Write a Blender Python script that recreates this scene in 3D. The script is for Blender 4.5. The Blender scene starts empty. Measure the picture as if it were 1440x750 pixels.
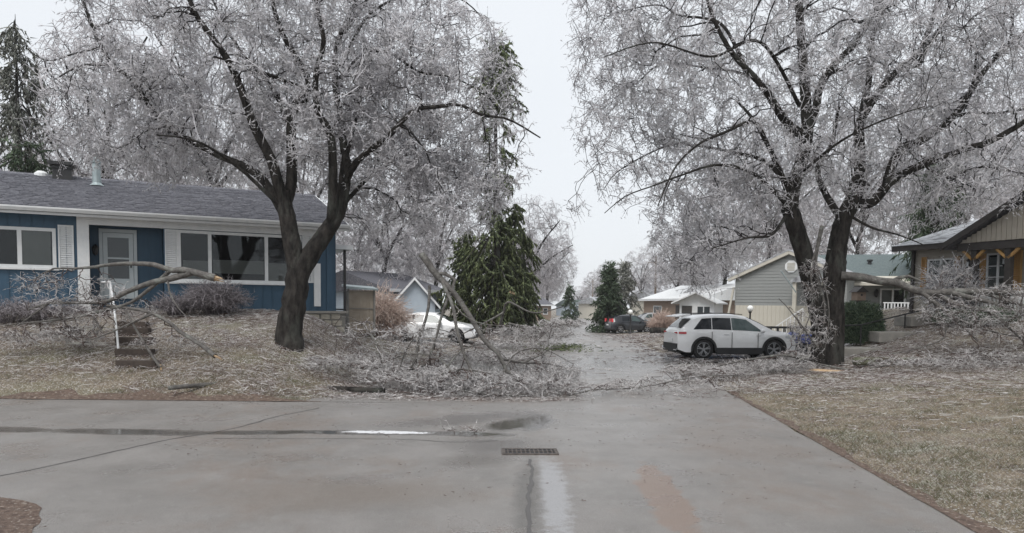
import bpy, math, random
import numpy as np
from mathutils import Vector, Matrix, Euler, kdtree, noise
R = math.radians
random.seed(7)
scn = bpy.context.scene
col = scn.collection

# ------------------------------------------------------------------ camera
CAMH = 1.9
FPX = 1050.0
cam_d = bpy.data.cameras.new('camera')
cam = bpy.data.objects.new('camera', cam_d); col.objects.link(cam)
cam_d.sensor_width = 36; cam_d.lens = 36*FPX/1440
PITCH = R(-3.5); ROLL = R(-0.55)
CX, CY = 720.0, 375.0
PY = 430 + FPX*math.tan(-PITCH)            # principal point row (photo pixels)
cam_d.shift_y = (PY-375)/1440
cam.rotation_mode = 'QUATERNION'
qrot = (Matrix.Rotation(R(90)+PITCH, 4, 'X') @ Matrix.Rotation(-ROLL, 4, 'Z'))
cam.rotation_quaternion = qrot.to_quaternion()
cam.location = (0, 0, CAMH)
cam_d.clip_start = 0.1; cam_d.clip_end = 3000
scn.camera = cam
QM = qrot.to_3x3()
CAM = Vector((0, 0, CAMH))
def ray(px, py):
    return QM @ Vector(((px-CX)/FPX, (PY-py)/FPX, -1))
def W(px, py, Y):
    r = ray(px, py); return CAM + r*(Y/r.y)

# ------------------------------------------------------------------ world, sun
SUN_EL, SUN_AZ = R(55), R(200)
w = bpy.data.worlds.new('World'); scn.world = w; w.use_nodes = True
nt = w.node_tree; nt.nodes.clear()
out = nt.nodes.new('ShaderNodeOutputWorld'); bg = nt.nodes.new('ShaderNodeBackground')
sky = nt.nodes.new('ShaderNodeTexSky'); sky.sky_type = 'NISHITA'; sky.sun_disc = False
sky.sun_elevation = SUN_EL; sky.sun_rotation = SUN_AZ; sky.air_density = 1.0; sky.dust_density = 3
tc = nt.nodes.new('ShaderNodeTexCoord'); nz = nt.nodes.new('ShaderNodeTexNoise')
nz.inputs['Scale'].default_value = 1.6; nz.inputs['Detail'].default_value = 4
nt.links.new(tc.outputs['Generated'], nz.inputs['Vector'])
cr = nt.nodes.new('ShaderNodeMix'); cr.data_type = 'RGBA'; cr.clamp_factor = True
cr.inputs[6].default_value = (5.45, 5.7, 5.95, 1); cr.inputs[7].default_value = (6.35, 6.55, 6.8, 1)
nt.links.new(nz.outputs['Fac'], cr.inputs[0])
mx = nt.nodes.new('ShaderNodeMix'); mx.data_type = 'RGBA'; mx.inputs[0].default_value = 0.93
nt.links.new(sky.outputs[0], mx.inputs[6]); nt.links.new(cr.outputs[2], mx.inputs[7])
nt.links.new(mx.outputs[2], bg.inputs['Color']); bg.inputs['Strength'].default_value = 0.1
nt.links.new(bg.outputs[0], out.inputs['Surface'])
sd = bpy.data.lights.new('sun', 'SUN'); sd.energy = 1.5; sd.angle = R(30); sd.color = (1, .97, .93)
so = bpy.data.objects.new('sun', sd); col.objects.link(so)
so.rotation_euler = Vector((-math.sin(SUN_AZ)*math.cos(SUN_EL), -math.cos(SUN_AZ)*math.cos(SUN_EL), -math.sin(SUN_EL))).to_track_quat('-Z', 'Y').to_euler()
scn.view_settings.view_transform = 'Standard'; scn.view_settings.look = 'None'
scn.view_settings.exposure = 0.62; scn.view_settings.gamma = 1
scn.cycles.max_bounces = 10; scn.cycles.diffuse_bounces = 7; scn.cycles.transmission_bounces = 6; scn.cycles.transparent_max_bounces = 8

# ------------------------------------------------------------------ terrain
def ss(a, b, x):
    t = min(max((x-a)/(b-a), 0), 1); return t*t*(3-2*t)
def XR(Y): return 3.45 + 0.086*Y
def XL(Y): return -4.7 + 0.088*Y
EDGE = 14.4                                  # far edge of the side street
LP = [(0,0),(14.4,0),(16.2,.43),(18.3,1.12),(20,1.42),(22,1.6),(28,1.55),(33.5,.05),(400,-.05)]
def lerp_tab(tab, v):
    for (a, b), (c, d) in zip(tab, tab[1:]):
        if v <= c: return b + (d-b)*max(0, (v-a))/(c-a)
    return tab[-1][1]
def H(x, y):
    z = -0.55*ss(40, 72, y)
    if y > 14.4:
        d = XL(y) - x
        if d > 0:
            z += lerp_tab(LP, y)*ss(0, 3.0+4*ss(20.5, 24, y), d)
            z += .10*ss(0, 1, d)*ss(14.4, 15.6, y)
    d = x - XR(y)
    if d > 0:
        dr = 1 - ss(24.9, 26.2, y)*(1-ss(32, 35, y))*(1-ss(11.8, 14.5, x))
        z += .06*min(d, 5)*dr + (1.65*ss(15.5, 25.5, y)*ss(9+5*ss(31,36,y), 16+5*ss(31,36,y), x))*(1-.35*ss(31, 40, y))*dr
        z += .5*ss(31, 38, y)*ss(15, 19, x)*(1-ss(44, 52, y))
        z -= z*ss(46, 56, y)*(1-ss(14, 40, x))*.85 if z > 0 else 0
    return z
_gx = np.arange(-24, 26.01, .25); _gy = np.arange(0, 60.01, .25)
_G = np.array([[H(x, y) for x in _gx] for y in _gy])
def Hv(x, y):
    fx = np.clip((x+24)/.25, 0, len(_gx)-1.001); fy = np.clip(y/.25, 0, len(_gy)-1.001)
    i = fx.astype(int); j = fy.astype(int); u = fx-i; v = fy-j
    return _G[j,i]*(1-u)*(1-v)+_G[j,i+1]*u*(1-v)+_G[j+1,i]*(1-u)*v+_G[j+1,i+1]*u*v
def ground(px, py, zoff=0.0):
    r = ray(px, py); t = 2.0
    while t < 300:
        p = CAM + r*t
        if p.z < H(p.x, p.y): break
        t *= 1.01
    lo, hi = t/1.01, t
    for _ in range(20):
        m = (lo+hi)/2; p = CAM + r*m
        if p.z < H(p.x, p.y): hi = m
        else: lo = m
    p = CAM + r*hi
    return Vector((p.x, p.y, H(p.x, p.y)+zoff))

# ------------------------------------------------------------------ materials
MATS = {}
def mat(name, c, rough=.7, c2=None, scale=8, detail=4, bump=0, bscale=None, metal=0, spec=.5, coat=0, stretch=None, c3=None, s3=1.5, w3=(.5,.65), attr=None):
    if name in MATS: return MATS[name]
    m = bpy.data.materials.new(name); m.use_nodes = True; MATS[name] = m
    n = m.node_tree; b = n.nodes['Principled BSDF']
    b.inputs['Roughness'].default_value = rough; b.inputs['Metallic'].default_value = metal
    b.inputs['Specular IOR Level'].default_value = spec; b.inputs['Coat Weight'].default_value = coat
    b.inputs['Base Color'].default_value = (*c, 1)
    tcn = n.nodes.new('ShaderNodeTexCoord'); mp = n.nodes.new('ShaderNodeMapping')
    n.links.new(tcn.outputs['Object'], mp.inputs['Vector'])
    if stretch: mp.inputs['Scale'].default_value = stretch
    def noisen(s, d=detail, r=.6):
        t = n.nodes.new('ShaderNodeTexNoise'); t.inputs['Scale'].default_value = s
        t.inputs['Detail'].default_value = d; t.inputs['Roughness'].default_value = r
        n.links.new(mp.outputs[0], t.inputs['Vector']); return t
    def ramp(a, bb, src):
        t = n.nodes.new('ShaderNodeMapRange'); t.inputs[1].default_value = a; t.inputs[2].default_value = bb
        n.links.new(src, t.inputs[0]); return t.outputs[0]
    def mixc(f, A, B):
        t = n.nodes.new('ShaderNodeMix'); t.data_type = 'RGBA'
        if f is not None: n.links.new(f, t.inputs[0])
        for i, v in ((6, A), (7, B)):
            if isinstance(v, tuple): t.inputs[i].default_value = (*v, 1)
            else: n.links.new(v, t.inputs[i])
        return t.outputs[2]
    cur = c
    if attr:
        at = n.nodes.new('ShaderNodeAttribute'); at.attribute_name = 'tone'
        cur = mixc(ramp(attr[0], attr[1], at.outputs['Fac']), c, c2)
    elif c2:
        cur = mixc(ramp(.35, .65, noisen(scale).outputs['Fac']), c, c2)
    if c3:
        cur = mixc(ramp(w3[0], w3[1], noisen(s3, 5).outputs['Fac']), cur, c3)
    if not isinstance(cur, tuple): n.links.new(cur, b.inputs['Base Color'])
    if bump:
        bp = n.nodes.new('ShaderNodeBump'); bp.inputs['Strength'].default_value = bump; bp.inputs['Distance'].default_value = .05 if 'bark' in name else .02
        n.links.new(noisen(bscale or scale*3, 6).outputs['Fac'], bp.inputs['Height']); n.links.new(bp.outputs[0], b.inputs['Normal'])
    return m
M_white = mat('white_trim', (.66,.68,.69), .5, (.74,.75,.75), 5)
M_blue = mat('blue_siding', (.030,.075,.125), .55, (.038,.09,.145), 3, bump=.1, bscale=40)
M_shingle = mat('charcoal_shingle', (.07,.073,.09), .8, (.14,.14,.16), 14, bump=.6, bscale=60, c3=(.19,.19,.21), s3=7, w3=(.5,.75))
M_black = mat('black_metal', (.02,.02,.022), .45, (.035,.035,.035), 12)
M_steel = mat('galvanised_steel', (.30,.36,.37), .45, (.38,.44,.45), 6, metal=.4)
M_stone = mat('foundation_stone', (.34,.31,.26), .85, (.42,.39,.33), 4, bump=.5)
M_mortar = mat('mortar', (.24,.23,.21), .9)
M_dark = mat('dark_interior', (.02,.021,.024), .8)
M_blind = mat('window_blind', (.42,.45,.42), .8)
M_doorp = mat('storm_door_paint', (.50,.56,.58), .45, (.55,.60,.62), 4)
M_wood = mat('weathered_wood', (.16,.12,.09), .8, (.24,.19,.14), 10, bump=.3, stretch=(1,1,6))
M_timber = mat('dark_tie_wood', (.035,.026,.022), .8, (.06,.045,.035), 10, bump=.4)
M_rawwood = mat('torn_wood', (.36,.24,.14), .8, (.50,.38,.25), 20, bump=.3)
M_grey_sid = mat('grey_vinyl', (.235,.245,.24), .6, (.27,.28,.275), 3)
M_cream = mat('cream_paint', (.50,.475,.41), .7, (.55,.525,.46), 4)
M_tan = mat('tan_vinyl', (.36,.33,.28), .6, (.40,.37,.32), 3)
M_dbrown = mat('dark_brown_paint', (.035,.03,.03), .6, (.05,.045,.04), 6)
M_orange = mat('amber_stained_shutter', (.42,.235,.075), .6, (.50,.30,.11), 9)
M_teal_roof = mat('green_grey_shingle', (.09,.12,.125), .85, (.14,.17,.17), 10, bump=.5, bscale=50)
M_ice_roof = mat('icy_shingle', (.32,.33,.35), .7, (.48,.50,.52), 6, bump=.4, c3=(.16,.16,.17), s3=3)
M_pale_blue = mat('pale_blue_siding', (.38,.44,.50), .7, (.42,.48,.54), 3)
M_brick = mat('tan_brick', (.24,.18,.14), .85, (.30,.23,.18), 8, bump=.2)
M_concrete = mat('concrete', (.33,.31,.28), .8, (.25,.24,.22), 4, bump=.3)
M_rubber = mat('tyre_rubber', (.018,.018,.019), .8)
M_rim = mat('alloy_rim', (.42,.43,.45), .35, metal=.7)
M_clad = mat('black_cladding', (.022,.023,.025), .6)
M_chrome = mat('chrome_trim', (.6,.6,.62), .2, metal=1)
M_red = mat('red_lens', (.42,.02,.03), .25, coat=.5)
M_headl = mat('clear_lens', (.55,.58,.6), .12, coat=.6)
M_globe = mat('white_globe', (.85,.86,.84), .35)
def paint(name, c): return mat(name, c, .3, coat=.8, c2=tuple(v*.93 for v in c), scale=1.5)
def glass_mat(name, tint=.75, dark=(.03,.035,.04)):
    m = bpy.data.materials.new(name); m.use_nodes = True; n = m.node_tree; n.nodes.clear()
    o = n.nodes.new('ShaderNodeOutputMaterial'); g = n.nodes.new('ShaderNodeBsdfGlossy'); g.inputs['Roughness'].default_value = .03
    g.inputs['Color'].default_value = (.8,.85,.88,1)
    d = n.nodes.new('ShaderNodeBsdfTransparent'); d.inputs['Color'].default_value = (tint,tint,tint,1)
    f = n.nodes.new('ShaderNodeFresnel'); f.inputs['IOR'].default_value = 1.42
    a = n.nodes.new('ShaderNodeMixShader'); n.links.new(f.outputs[0], a.inputs[0])
    n.links.new(d.outputs[0], a.inputs[1]); n.links.new(g.outputs[0], a.inputs[2]); n.links.new(a.outputs[0], o.inputs[0])
    return m
M_glass = glass_mat('window_glass')
M_carglass = mat('tinted_car_glass', (.018,.022,.026), .06, coat=.3)
M_carglass2 = mat('greenish_car_glass', (.07,.10,.10), .06, coat=.3)
M_dimglass = mat('dim_window_glass', (.05,.06,.065), .08)
# bark and ice
ICE = (.94,.93,.95)
M_bark = mat('wet_bark', (.010,.009,.0085), .8, (.045,.040,.036), 9, bump=.9, bscale=22, c3=(.10,.105,.092), s3=3, w3=(.52,.8), stretch=(1,1,.35), spec=.2)
M_barkgrey = mat('fallen_bark', (.065,.06,.055), .6, (.14,.13,.12), 9, bump=.8, bscale=25, c3=(.24,.25,.225), s3=4, w3=(.52,.75))
M_twig = mat('iced_twig', (.035,.030,.030), .25, ICE, attr=(.16,.52), coat=.5)
def icy(m, amt):
    n=m.node_tree; b=n.nodes['Principled BSDF']; o=[x for x in n.nodes if x.type=='OUTPUT_MATERIAL'][0]
    t=n.nodes.new('ShaderNodeBsdfTranslucent'); a=n.nodes.new('ShaderNodeMixShader'); a.inputs[0].default_value=amt
    src=b.inputs['Base Color'].links[0].from_socket; n.links.new(src,t.inputs['Color'])
    n.links.new(b.outputs[0],a.inputs[1]); n.links.new(t.outputs[0],a.inputs[2]); n.links.new(a.outputs[0],o.inputs['Surface'])
M_twigfar = mat('iced_twig_far', (.16,.15,.16), .5, (.93,.91,.93), attr=(.0,.65))
M_litter = mat('iced_litter', (.11,.062,.048), .4, (.80,.78,.77), attr=(.25,1.0), coat=.2)
M_falltwig = mat('fallen_iced_twig', (.085,.052,.042), .3, (.82,.80,.80), attr=(.15,.8), coat=.5)
icy(M_falltwig,.25); icy(M_twig,.55); icy(M_twigfar,.5)
M_needle = mat('spruce_needles', (.030,.055,.032), .7, (.11,.15,.085), attr=(0,1))
M_needley = mat('cedar_needles', (.05,.07,.03), .7, (.22,.26,.12), attr=(.1,1))
M_needleice = mat('iced_needles', (.05,.065,.045), .6, (.42,.42,.38), attr=(0,1))
M_pink = mat('iced_tan_twig', (.42,.30,.25), .6, (.68,.58,.52), attr=(0,1))
M_brush = mat('purple_grey_shrub', (.10,.085,.09), .6, (.42,.39,.41), attr=(0.1,1))
M_grassb = mat('dead_grass_blade', (.27,.215,.15), .8, (.095,.09,.048), attr=(.3,.9))
M_grassg = mat('dead_straw', (.38,.32,.24), .8, (.36,.36,.30), attr=(.3,.9))
M_tarp = mat('blue_tarp', (.03,.06,.30), .5)

# ------------------------------------------------------------------ object helpers
def tag(o, label=None, cat=None, group=None, kind=None):
    if label: o['label'] = label
    if cat: o['category'] = cat
    if group: o['group'] = group
    if kind: o['kind'] = kind
    return o
def empty(name, loc=(0,0,0), rz=0, label=None, cat=None, group=None):
    o = bpy.data.objects.new(name, None); col.objects.link(o); o.location = loc; o.rotation_euler = (0,0,rz)
    o.empty_display_size = .2
    return tag(o, label, cat, group)
class MB:
    def __init__(s): s.v = []; s.f = []; s.m = []
    def add(s, vs, fs, mi=0):
        k = len(s.v); s.v += [tuple(v) for v in vs]; s.f += [tuple(i+k for i in f) for f in fs]; s.m += [mi]*len(fs); return s
    def box(s, x0, x1, y0, y1, z0, z1, mi=0):
        return s.add([(x,y,z) for x in (x0,x1) for y in (y0,y1) for z in (z0,z1)],
            [(0,1,3,2),(4,6,7,5),(0,4,5,1),(2,3,7,6),(0,2,6,4),(1,5,7,3)], mi)
    def bar(s, a, b, wd, h, mi=0):
        a = Vector(a); b = Vector(b); d = (b-a).normalized()
        u = Vector((0,0,1)) if abs(d.z) < .95 else Vector((1,0,0)); q = d.cross(u).normalized(); u = q.cross(d)
        vs = [p + q*sx*wd/2 + u*sy*h/2 for p in (a,b) for sx,sy in ((-1,-1),(1,-1),(1,1),(-1,1))]
        return s.add(vs, [(0,3,2,1),(4,5,6,7),(0,1,5,4),(1,2,6,5),(2,3,7,6),(3,0,4,7)], mi)
    def prism(s, poly, d, mi=0):
        "poly: 3-D points of one face, d: extrusion vector"
        n = len(poly); d = Vector(d); a = [Vector(p) for p in poly]
        return s.add(a+[p+d for p in a], [tuple(range(n))[::-1], tuple(range(n,2*n))]+[(i,(i+1)%n,(i+1)%n+n,i+n) for i in range(n)], mi)
    def tube(s, pts, rad, n=8, mi=0, cap=True):
        pts = [Vector(p) for p in pts]; k0 = len(s.v)
        if not hasattr(rad, '__len__'): rad = [rad]*len(pts)
        vs = []; fs = []
        for i, p in enumerate(pts):
            t = (pts[min(i+1,len(pts)-1)]-pts[max(i-1,0)]).normalized()
            u = Vector((0,0,1)) if abs(t.z) < .9 else Vector((1,0,0)); q = t.cross(u).normalized(); u = q.cross(t)
            vs += [p + (q*math.cos(a)+u*math.sin(a))*rad[i] for a in [2*math.pi*j/n for j in range(n)]]
        for i in range(len(pts)-1):
            for j in range(n):
                fs.append((i*n+j, i*n+(j+1)%n, (i+1)*n+(j+1)%n, (i+1)*n+j))
        if cap: fs += [tuple(range(n))[::-1], tuple(range((len(pts)-1)*n, len(pts)*n))]
        return s.add(vs, fs, mi)
    def lathe(s, prof, n=16, c=(0,0,0), mi=0, axis='z'):
        vs = []
        for r, z in prof:
            for j in range(n):
                a = 2*math.pi*j/n
                vs.append((c[0]+r*math.cos(a), c[1]+r*math.sin(a), c[2]+z) if axis == 'z' else (c[0]+r*math.cos(a), c[1]+z, c[2]+r*math.sin(a)))
        fs = [(i*n+j, i*n+(j+1)%n, (i+1)*n+(j+1)%n, (i+1)*n+j) for i in range(len(prof)-1) for j in range(n)]
        return s.add(vs, fs, mi)
    def mesh(s, name, mats, smooth=False):
        me = bpy.data.meshes.new(name); me.from_pydata(s.v, [], s.f)
        for m in (mats if isinstance(mats, (list,tuple)) else [mats]): me.materials.append(m)
        if any(s.m): me.polygons.foreach_set('material_index', s.m)
        if smooth: me.polygons.foreach_set('use_smooth', [True]*len(s.f))
        me.update(); return me
    def build(s, name, mats, parent=None, smooth=False, bev=0, loc=None):
        o = bpy.data.objects.new(name, s.mesh(name, mats, smooth)); col.objects.link(o)
        if parent: o.parent = parent
        if loc is not None: o.location = loc
        if bev:
            b = o.modifiers.new('bevel', 'BEVEL'); b.width = bev; b.segments = 2; b.limit_method = 'ANGLE'
        return o
def inst(name, me, parent, loc=(0,0,0), rot=(0,0,0), scale=(1,1,1)):
    o = bpy.data.objects.new(name, me); col.objects.link(o); o.parent = parent
    o.location = loc; o.rotation_euler = rot; o.scale = scale; return o
def kids(o): return [c for c in bpy.data.objects if c.parent == o]
def copy_tree(o, parent=None):
    c = o.copy(); col.objects.link(c)
    if parent: c.parent = parent
    for ch in kids(o): copy_tree(ch, c)
    return c

# fast numpy tubes: P (N,K,3), Rd (N,K), tone (N,)
def np_mesh(name, batches, material, sides=3, point=True, parent=None, smooth=False, rough=0):
    VV=[];QQ=[];TT=[];TN=[]; base=0
    for P, Rd, tone in batches:
        P = np.asarray(P, float); N,K,_ = P.shape
        if N == 0: continue
        T = np.zeros_like(P); T[:,1:-1] = P[:,2:]-P[:,:-2]; T[:,0] = P[:,1]-P[:,0]; T[:,-1] = P[:,-1]-P[:,-2]
        T /= np.linalg.norm(T, axis=2, keepdims=True)+1e-9
        ref = np.tile(np.array([.31,.22,.92]), (N,1)); mt = P[:,-1]-P[:,0]; mt /= np.linalg.norm(mt,axis=1,keepdims=True)+1e-9
        bad = np.abs((ref*mt).sum(1)) > .9; ref[bad] = [1,0,0]
        A = np.cross(T, ref[:,None,:]); A /= np.linalg.norm(A,axis=2,keepdims=True)+1e-9; B = np.cross(T, A)
        KK = K-1 if point else K
        ang = 2*np.pi*np.arange(sides)/sides
        if rough: Rd = np.asarray(Rd)
        ring = P[:,:KK,None,:] + Rd[:,:KK,None,None]*(A[:,:KK,None,:]*np.cos(ang)[None,None,:,None]+B[:,:KK,None,:]*np.sin(ang)[None,None,:,None])
        if rough:
            rr_ = np.random.default_rng(KK); ph = rr_.normal(0,.5,KK).cumsum()*.25
            am = 1+rough*(.45*np.sin(ang[None]*5+ph[:,None])+.35*np.sin(ang[None]*11-2*ph[:,None]+1)+.35*rr_.normal(0,1,(KK,sides)))
            ring = P[:,:KK,None,:]+(ring-P[:,:KK,None,:])*am[None,:,:,None]
        v = ring.reshape(N, KK*sides, 3); per = KK*sides
        if point: v = np.concatenate([v, P[:,-1:,:]], axis=1); per += 1
        off = base + np.arange(N)*per
        j = np.arange(sides); jn = (j+1)%sides
        if KK > 1:
            q = np.stack([j, jn, jn+sides, j+sides], 1)
            q = (q[None]+ (np.arange(KK-1)*sides)[:,None,None]).reshape(-1,4)
            QQ.append((q[None]+off[:,None,None]).reshape(-1,4))
        if point:
            t = np.stack([j+(KK-1)*sides, jn+(KK-1)*sides, np.full(sides, KK*sides)], 1)
            TT.append((t[None]+off[:,None,None]).reshape(-1,3))
        VV.append(v.reshape(-1,3)); TN.append(np.repeat(np.asarray(tone), per)); base += N*per
    V = np.concatenate(VV); Q = np.concatenate(QQ) if QQ else np.zeros((0,4),int); T3 = np.concatenate(TT) if TT else np.zeros((0,3),int)
    me = bpy.data.meshes.new(name); me.vertices.add(len(V)); me.vertices.foreach_set('co', V.astype(np.float32).ravel())
    nl = Q.size+T3.size; me.loops.add(nl); me.loops.foreach_set('vertex_index', np.concatenate([Q.ravel(), T3.ravel()]).astype(np.int32))
    nf = len(Q)+len(T3); me.polygons.add(nf)
    ls = np.concatenate([np.arange(len(Q))*4, len(Q)*4+np.arange(len(T3))*3]).astype(np.int32)
    me.polygons.foreach_set('loop_start', ls)
    if smooth: me.polygons.foreach_set('use_smooth', np.ones(nf, bool))
    at = me.attributes.new('tone', 'FLOAT', 'POINT'); at.data.foreach_set('value', np.concatenate(TN).astype(np.float32))
    me.materials.append(material); me.update(calc_edges=True); me.validate()
    o = bpy.data.objects.new(name, me); col.objects.link(o)
    if parent: o.parent = parent
    return o

# ------------------------------------------------------------------ branching
def unit(a): return a/(np.linalg.norm(a, axis=-1, keepdims=True)+1e-9)
def hermite(p0, p1, t0, t1, K):
    t = np.linspace(0,1,K)[None,:,None]
    h1=2*t**3-3*t**2+1; h2=-2*t**3+3*t**2; h3=t**3-2*t**2+t; h4=t**3-t**2
    return h1*p0[:,None]+h2*p1[:,None]+h3*t0[:,None]+h4*t1[:,None]
def resample(pts, n):
    pts = np.array([tuple(p) for p in pts]); d = np.r_[0, np.cumsum(np.linalg.norm(np.diff(pts,axis=0),axis=1))]
    # catmull-rom through the points
    m = len(pts); out = []
    for s in np.linspace(0, d[-1], n):
        i = min(max(np.searchsorted(d, s)-1, 0), m-2); u = (s-d[i])/(d[i+1]-d[i]+1e-9)
        p0=pts[max(i-1,0)]; p1=pts[i]; p2=pts[i+1]; p3=pts[min(i+2,m-1)]
        out.append(.5*((2*p1)+(-p0+p2)*u+(2*p0-5*p1+4*p2-p3)*u*u+(-p0+3*p1-3*p2+p3)*u**3))
    return np.array(out)
def limb(pts, r0, r1, n=None, bump=.04, seed=0, power=.8):
    L = sum((Vector(b)-Vector(a)).length for a,b in zip(pts, pts[1:]))
    n = n or max(5, int(L/(.22 if r0<.13 else .09))); P = resample(pts, n); u = np.linspace(0,1,n)
    rg = np.random.default_rng(seed+int(r0*1e4)+n)
    P[1:-1] += rg.normal(0, bump*r0*(1 if n<20 else .35), (n-2,3))
    return P, r0+(r1-r0)*u**power
def sample_vol(ells, n, rg, gate=.0, gs=.7, zmin=None):
    vol = np.array([e[1][0]*e[1][1]*e[1][2]*(e[2] if len(e)>2 else 1) for e in ells]); vol /= vol.sum(); out = []
    while len(out) < n:
        e = ells[rg.choice(len(ells), p=vol)]
        d = rg.normal(size=3); d /= np.linalg.norm(d); r = rg.random()**(1/2.6)
        p = np.array(e[0]) + d*r*np.array(e[1])
        if gate and noise.noise(Vector(p*gs)) < gate-.35 and rg.random() < .85: continue
        if zmin is not None: p[2] = max(p[2], zmin(p[0],p[1])+.03+.05*rg.random())
        out.append(p)
    return np.array(out)
class Skel:
    def __init__(s): s.p=[]; s.t=[]; s.r=[]
    def add(s, P, Rd):       # (N,K,3)
        T = np.zeros_like(P); T[:,1:] = P[:,1:]-P[:,:-1]; T[:,0]=T[:,1]; T = unit(T)
        s.p.append(P.reshape(-1,3)); s.t.append(T.reshape(-1,3)); s.r.append(Rd.reshape(-1))
    def tree(s):
        P=np.concatenate(s.p); kd = kdtree.KDTree(len(P))
        for i,p in enumerate(P): kd.insert(p, i)
        kd.balance(); return P, np.concatenate(s.t), np.concatenate(s.r), kd
def grow(sk, tg, rs, rmax, tip, K, droop, wob, rg, floor=None, up=0.0):
    P,T,Rr,kd = sk.tree(); idx = []
    for t in tg:
        c = kd.find_n(t - np.array([0,0,.0]), 3); idx.append(c[rg.integers(0,len(c))][1])
    idx = np.array(idx); p0 = P[idx]; d = tg-p0; L = np.linalg.norm(d,axis=1,keepdims=True)
    ok = (L[:,0] > .05); p0=p0[ok]; d=d[ok]; L=L[ok]; tg=tg[ok]; idx=idx[ok]; N=len(L)
    t0 = unit(unit(T[idx])*.8 + unit(d) + np.array([0,0,up]))*L*1.0
    t1 = unit(unit(d)*.8 + np.array([0,0,-droop])*(1+.5*rg.normal(size=(N,1))))*L
    Q = hermite(p0, tg, t0, t1, K)
    Q[:,1:] += rg.normal(0,1,(N,K-1,3))*wob*L[:,:,None]
    if floor is not None:
        for i in range(N):
            for k in range(1,K):
                z = floor(Q[i,k,0],Q[i,k,1]);
                if Q[i,k,2] < z+.02: Q[i,k,2] = z+.02+.04*rg.random()
    r0 = np.minimum(np.minimum(Rr[idx]*.7, rs*L[:,0]+tip), rmax); r0 = np.maximum(r0, tip)
    Rd = r0[:,None]+(tip-r0[:,None])*np.linspace(0,1,K)[None]**.8
    sk.add(Q[:,1:], Rd[:,1:]); return Q, Rd
def spurs(P, m, lmin, lmax, r, K, droop, rg, tmin=.15, spread=1.0, curl=.4, flat=1.0):
    N,Kp,_ = P.shape; P = np.repeat(P, m, axis=0); n = len(P)
    u = tmin+(1-tmin)*rg.random(n); f = u*(Kp-1); i = np.minimum(f.astype(int), Kp-2); f = (f-i)[:,None]
    a = P[np.arange(n),i]; b = P[np.arange(n),i+1]; p0 = a+(b-a)*f; t = unit(b-a)
    d = unit(t*.7 + spread*rg.normal(0,.75,(n,3))*np.array([1,1,flat]) + np.array([0,0,-droop]))
    L = (lmin+(lmax-lmin)*rg.random((n,1)))
    p1 = p0+d*L
    t1 = unit(d + rg.normal(0,curl,(n,3)))*L
    Q = hermite(p0, p1, d*L, t1, K) if K > 2 else np.stack([p0,p1],1)
    Rd = np.full((n,K), r)*np.linspace(1,.6,K)[None]*(.7+.6*rg.random((n,1)))
    return Q, Rd
def tones(n, rg, lo=0, hi=1): return lo+(hi-lo)*rg.random(n)

def iced_tree(name, label, base, limbs, ells, nA, nB, nC, mD, mE, seed, cat='tree', group=None, twig=None, scale=1.0, droop=.5, gate=.3, tw=(.15,.4), bark=None, trunk_sides=10, rC=.0085, rD=.0085, rE=.012, origin=True, floor=None, cut=None, tip=.011, wob=.045, flat=1.0, KD=2):
    rg = np.random.default_rng(seed); twig = twig or M_twig; bark = bark or M_bark
    root = empty(name, base, 0, label, cat, group); off = np.array(tuple(base))
    sk = Skel(); B = []
    for P, Rd in limbs: sk.add(P[None][:, 3:] if len(P) > 6 else P[None], Rd[None][:, 3:] if len(P) > 6 else Rd[None])
    # trunk and limbs, one continuous-looking mesh
    tb = [(P[None]-off, Rd[None], [0.5]) for P,Rd in limbs]
    tr = np_mesh('trunk' if origin else 'limb', tb, bark, trunk_sides, point=False, parent=root, smooth=True, rough=.07 if trunk_sides>12 else 0)
    tA = sample_vol(ells, nA, rg, 0, zmin=floor); QA,RA = grow(sk, tA, .016*scale, .075*scale, tip*scale, 9, droop*.5, wob*.6, rg, floor)
    tB = sample_vol(ells, nB, rg, gate, .5/scale, zmin=floor); QB,RB = grow(sk, tB, .010*scale, .028*scale, .009*scale, 7, droop, wob, rg, floor)
    tC = sample_vol(ells, nC, rg, gate*1.25, 1.0/scale, zmin=floor); QC,RC = grow(sk, tC, .004*scale, rC*1.5*scale, rC*scale, 4, droop*1.3, wob*1.2, rg, floor)
    br = np_mesh('branches', [(QA-off,RA,tones(len(QA),rg,0,.18)),(QB-off,RB,tones(len(QB),rg,0,.34))], twig, 3, True, root)
    if not origin: br['kind'] = 'stuff'
    src = QC; bat = [(QC-off, RC, tones(len(QC),rg,.1,1))]
    QD,RD = spurs(src, mD, tw[0]*scale, tw[1]*scale, rD*scale, KD, droop*.5, rg, flat=flat)
    bat.append((QD-off, RD, tones(len(QD),rg,.3,1)))
    QD2,RD2 = spurs(QB, mD+1, tw[0]*scale, tw[1]*scale, rD*scale, KD, droop*.5, rg, flat=flat); bat.append((QD2-off, RD2, tones(len(QD2),rg,.3,1)))
    if mE:
        QE,RE = spurs(np.concatenate([QD,QD2]), mE, .04*scale, .115*scale, rE*scale, 2, .1, rg, tmin=.2, flat=flat); bat.append((QE-off, RE, tones(len(QE),rg,.45,1)))
    if floor is not None:
        for q in [bt[0] for bt in bat]:
            g = Hv(q[...,0]+off[0], q[...,1]+off[1])+.01-off[2]
            q[...,2] = np.where(q[...,2] < g, g+.03*rg.random(g.shape), q[...,2])
    cr = np_mesh('crown' if origin else 'twigs', bat, twig, 3, True, root)
    return root
def WP(seq, Y0): return [W(a[0], a[1], Y0+(a[2] if len(a) > 2 else 0)) for a in seq]

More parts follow.
